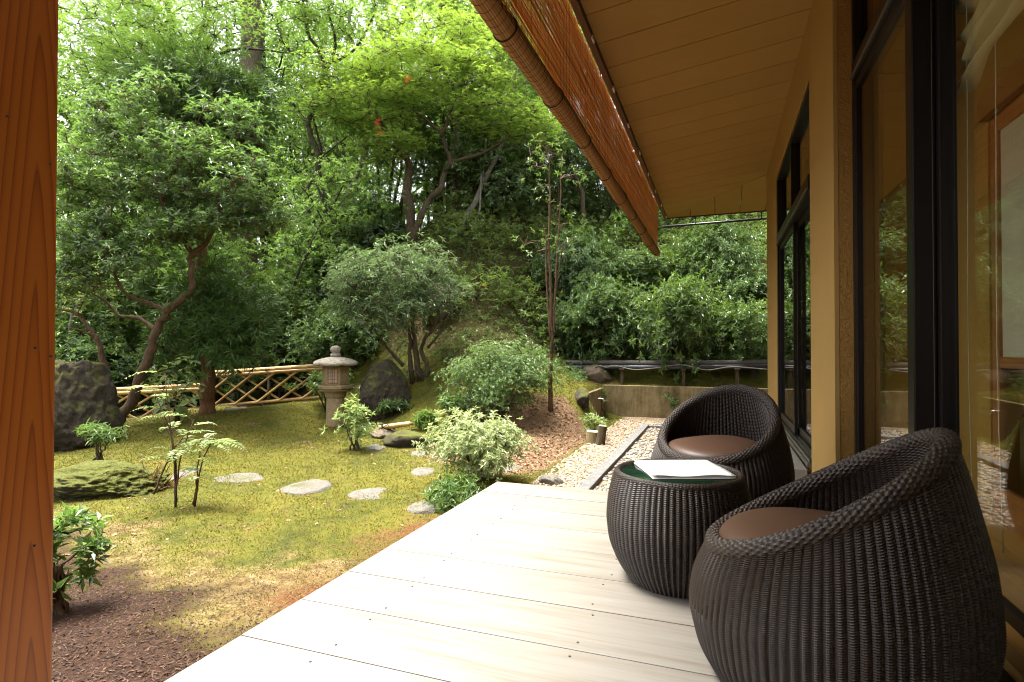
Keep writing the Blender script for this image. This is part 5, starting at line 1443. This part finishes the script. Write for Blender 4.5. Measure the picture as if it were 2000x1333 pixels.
# ------------------------------------------------------------------ undergrowth: one mass
r_ = np.random.default_rng(500)
def scatter(n, x0, x1, y0, y1, cond):
    x = r_.uniform(x0, x1, n); y = r_.uniform(y0, y1, n); z = height(x, y); k = cond(x, y, z); return np.stack([x[k], y[k], z[k]], 1)
def undergrowth(name, label, pts, ros, k, L, ratio, mat, hmax, spreadr):
    hgt = hmax * (.35 + .65 * np.clip(.5 + wob(pts[:, 0], pts[:, 1], .9), 0, 1)) * r_.uniform(.4, 1.1, len(pts))
    C = pts + np.stack([np.zeros(len(pts)), np.zeros(len(pts)), hgt], 1)
    T, i = spread(C, ros, (spreadr, spreadr, spreadr * .6), r_)
    return tag(link(name, quads_mesh(name, rosettes(T, upish(len(T), r_, .5), k, L, ratio, r_, .05, .35), mat)), label, None, None, 'stuff')
pts = scatter(11000, -6.5, 5.5, 10.4, 21, lambda x, y, z: ((y > 11.75) | (x < -3.2)) & (z > .5) & ~((x < -2.6) & (x > -4.6) & (y < 10.6)))[:2900]
undergrowth('bank_undergrowth', 'tangle of light green undergrowth covering the wooded bank', pts, 6, 7, .085, .34, M_BANK, 1.05, .17)
pts = scatter(9000, -6.5, 4.5, 11.6, 20, lambda x, y, z: (z > .7) & ~((x < -2.6) & (x > -5.2) & (y < 12.2)))[:1200]
undergrowth('bank_ferns', 'darker ground plants in the shade of the bank', pts, 6, 7, .10, .3, M_DEEP, .35, .16)
pts = scatter(4000, -6.2, -2.4, 8.8, 12.2, lambda x, y, z: (z > .35))[:900]
undergrowth('bank_weeds', 'small green weeds on the bare slope behind the azalea', pts, 3, 6, .05, .36, M_AZAL, .14, .06)
pts = scatter(14000, -34, -4.5, 9.2, 38, lambda x, y, z: (y * .55 - x * .45 > 9.9) & (y > -x * .2))[:2800]
undergrowth('forest_undergrowth', 'mixed undergrowth filling the wood beyond the bamboo fence', pts, 7, 7, .11, .38, M_GREEN, 1.5, .22)
pts = scatter(9000, -28, -4.5, 9.6, 30, lambda x, y, z: (y * .55 - x * .45 > 10.2))[:1400]
undergrowth('forest_evergreen', 'dark evergreen undergrowth in the wood beyond the fence', pts, 7, 7, .11, .36, M_DEEP, 1.3, .22)

LMARK = ((0, 'the timber post'), (150, 'the big boulder'), (300, 'the twisted tree'), (405, 'the small cedar'), (490, 'the massive old cedar'), (570, 'the upper bamboo fence'), (655, 'the stone lantern'), (760, 'the olive-leaved tree'), (830, 'the forked maple'), (930, 'the pale leaning tree'), (1075, 'the thin sapling'), (1200, 'the hanging blind'), (1380, 'the far wicker chair'), (1480, 'the house corner'))
def lmark(u): return min(LMARK, key=lambda q_: abs(q_[0] - u))[1]
def lab(base):
    seen_ = LABS.get(base, 0); LABS[base] = seen_ + 1
    return base if not seen_ else base + ', ' + ['', 'further back', 'third back', 'fourth back', 'fifth back'][seen_]
LABS = {}
# slim bare-stemmed saplings standing in the shade
sl_ = []
for i in range(3):
    r0 = np.random.default_rng(680 + i); hh = 6.5 + i; z_ = np.linspace(-.2, hh, 8); w_ = np.cumsum(r0.normal(0, .22, (8, 2)), 0)
    tk = [np.array([w_[k, 0], w_[k, 1], z_[k]]) for k in range(8)]; lims = [(tk, .060 + .012 * i, .015)]
    for k in (3, 4, 5):
        a = r0.uniform(0, 6.28); d_ = np.array([math.cos(a), math.sin(a), .8]); lims.append(([tk[k], tk[k] + d_ * .5, tk[k] + d_ * 1.1 + r0.normal(0, .15, 3)], .025, .008))
    sl_.append(tree('slim_tree', 'x', 'tree', lims, (M_DBARK, M_BARK, M_GBARK)[i], [(tk[6] + [0, 0, -.5], (1.3, 1.3, 1.1), 34), (tk[4], (1.1, 1.1, .6), 16)], M_GREEN, 'slim trees standing in the shade', 690 + i, 13, 7, .09, .36, (.24, .24, .09), twig=False, base=(0, 0, 0), shell=.2))
for i, (u, t) in enumerate(((548, 13.4), (585, 14.6), (700, 14.2), (742, 15.2), (852, 14.6), (172, 13.0), (262, 14.2), (1108, 15.0), (602, 16.4), (672, 16.0), (420, 14.6), (965, 15.8), (330, 13.4), (775, 16.6))):
    p_ = P(u, 600, t); p_[2] = hz(p_[0], p_[1]); t_ = sl_[i] if i < 3 else copy_tree(sl_[i % 3])
    t_.location = p_; t_.rotation_euler = (R(3 * math.sin(i * 2.3)), R(4 * math.cos(i * 1.7)), i * 2.4); s_ = .85 + .3 * ((i * 7) % 5) / 5; t_.scale = (s_, s_, s_ * 1.05)
    t_['label'] = lab('slim ' + ('dark', 'brown', 'grey')[i % 3] + '-stemmed tree standing in the shade behind ' + lmark(u))
# understory: leafy small trees filling the shade under the canopy
up_ = []
for i, (lf, bk_, hh) in enumerate(((M_PIERIS, M_BARK, 3.4), (M_GREEN, M_DBARK, 4.2), (M_DEEP, M_DBARK, 3.0))):
    r0 = np.random.default_rng(650 + i); lims = []
    for k in range(3):
        a = 2.1 * k + r0.uniform(0, .8); q0 = np.array([math.cos(a), math.sin(a), 0])
        lims.append(([q0 * .08 + [0, 0, -.2], q0 * .2 + [0, 0, hh * .3], q0 * .35 + r0.normal(0, .15, 3) + [0, 0, hh * .55], q0 * .6 + r0.normal(0, .2, 3) + [0, 0, hh * .85]], .05, .015))
    up_.append(tree('understory_tree', 'x', 'tree', lims, bk_, [((0, 0, hh * .60), (1.35, 1.35, hh * .42), 95)], lf, 'small trees under the canopy', 660 + i, 15, 8, .10, .36, (.20, .20, .10), twig=False, base=(0, 0, 0), shell=.2))
us = [(140, 12.6), (205, 14.5), (262, 13.2), (330, 15.5), (385, 13.6), (575, 15.6), (555, 13.2), (612, 14.6), (655, 13.8), (705, 14.6), (735, 16.2), (770, 15.0), (845, 16.0), (870, 14.9), (935, 16.5), (985, 15.2), (1030, 16.8), (1080, 15.4), (1130, 17.0), (1190, 16.2), (1240, 18), (1310, 17.2), (1390, 18), (1460, 17.5), (60, 13.5), (170, 17), (300, 18), (470, 18.5), (640, 17.6), (-40, 15)]
for i, (u, t) in enumerate(us):
    p_ = P(u, 600, t); p_[2] = hz(p_[0], p_[1]); k_ = (i * 5 + i // 3) % 3 if i % 4 else 1
    t_ = up_[i] if i < 3 else copy_tree(up_[k_]); k_ = i if i < 3 else k_
    t_.location = p_; s_ = .75 + .4 * ((i * 29) % 10) / 10; t_.scale = (s_, s_, s_ * (.9 + .3 * ((i * 17) % 7) / 7)); t_.rotation_euler = (0, 0, i * 1.7)
    t_['label'] = lab(['small glossy-leaved', 'small light green', 'small dark evergreen'][k_] + ' multi-stemmed tree in the shade behind ' + lmark(u))

# ------------------------------------------------------------------ the wood behind: single trees
protos = []
for i, (rad, lf, n_, L_, bk_) in enumerate((((2.5, 2.5, 4.9), M_GREEN, 112, .14, M_DBARK), ((2.2, 2.2, 4.2), M_MAPLE2, 108, .13, M_GBARK), ((2.6, 2.6, 4.3), M_PIERIS, 112, .14, M_DBARK), ((2.3, 2.3, 5.2), M_GREEN, 112, .13, M_GBARK))):
    H_ = 9.5 + i * .8
    r0 = np.random.default_rng(600 + i)
    trunk = [np.array([0, 0, -.3])] + [np.array([r0.normal(0, .14), r0.normal(0, .14), H_ * f]) for f in (.2, .4, .6, .8, 1.0)]
    lims = [(trunk, .13 + .02 * i, .03)]
    for k in range(4):
        a = r0.uniform(0, 6.28); f = .45 + .1 * k; base_ = np.array([0, 0, H_ * f]); lims.append(([base_, base_ + [math.cos(a) * .8, math.sin(a) * .8, .7], base_ + [math.cos(a) * 1.6, math.sin(a) * 1.6, 1.7]], .05, .015))
    t_ = tree('forest_tree', 'slender leafy tree in the wood beyond the fence', 'tree', lims, bk_, [((0, 0, H_ * .60), rad, n_)], lf, 'trees of the wood behind the garden', 610 + i, 14, 7, L_, .4, (.34, .34, .18), twig=False, base=(0, 0, 0), shell=.25)
    protos.append(t_)
spots = []
# (u, t) along the back of the picture
for (u, t) in ((150, 16), (215, 19), (270, 17), (310, 22), (360, 19), (420, 21), (455, 25), (530, 19), (640, 20), (566, 22.5), (598, 20.5), (622, 25), (545, 27), (715, 22), (775, 24), (870, 22), (960, 23), (1010, 19), (1055, 22), (1100, 18), (1150, 21), (1200, 18), (1260, 21),
               (1330, 19), (1400, 22), (1470, 20), (60, 20), (-60, 17), (-160, 22), (120, 26), (240, 28), (390, 29), (500, 31), (700, 33), (950, 30), (180, 35), (1560, 22), (-300, 16), (-420, 20), (1650, 24)):
    spots.append((u, t))
for i, (u, t) in enumerate(spots):
    p_ = P(u, 600, t); p_[2] = hz(p_[0], p_[1])
    t_ = protos[i] if i < 4 else copy_tree(protos[(i * 7 + i // 5) % 4])
    t_.location = p_; s_ = (.85 + .4 * ((i * 37) % 10) / 10); t_.scale = (s_, s_, s_ * (.95 + .35 * ((i * 13) % 7) / 7)); t_.rotation_euler = (R(random.uniform(-4, 4)), R(random.uniform(-4, 4)), i * 2.1)
    kind_ = ['green-leaved dark-trunked', 'bright yellow-green grey-trunked', 'glossy-leaved dark-trunked', 'tall green grey-trunked'][i if i < 4 else (i * 7 + i // 5) % 4]
    t_['label'] = lab(f"{kind_} tree in the {'near' if t < 19 else 'middle' if t < 25 else 'far'} wood behind {lmark(u)}")
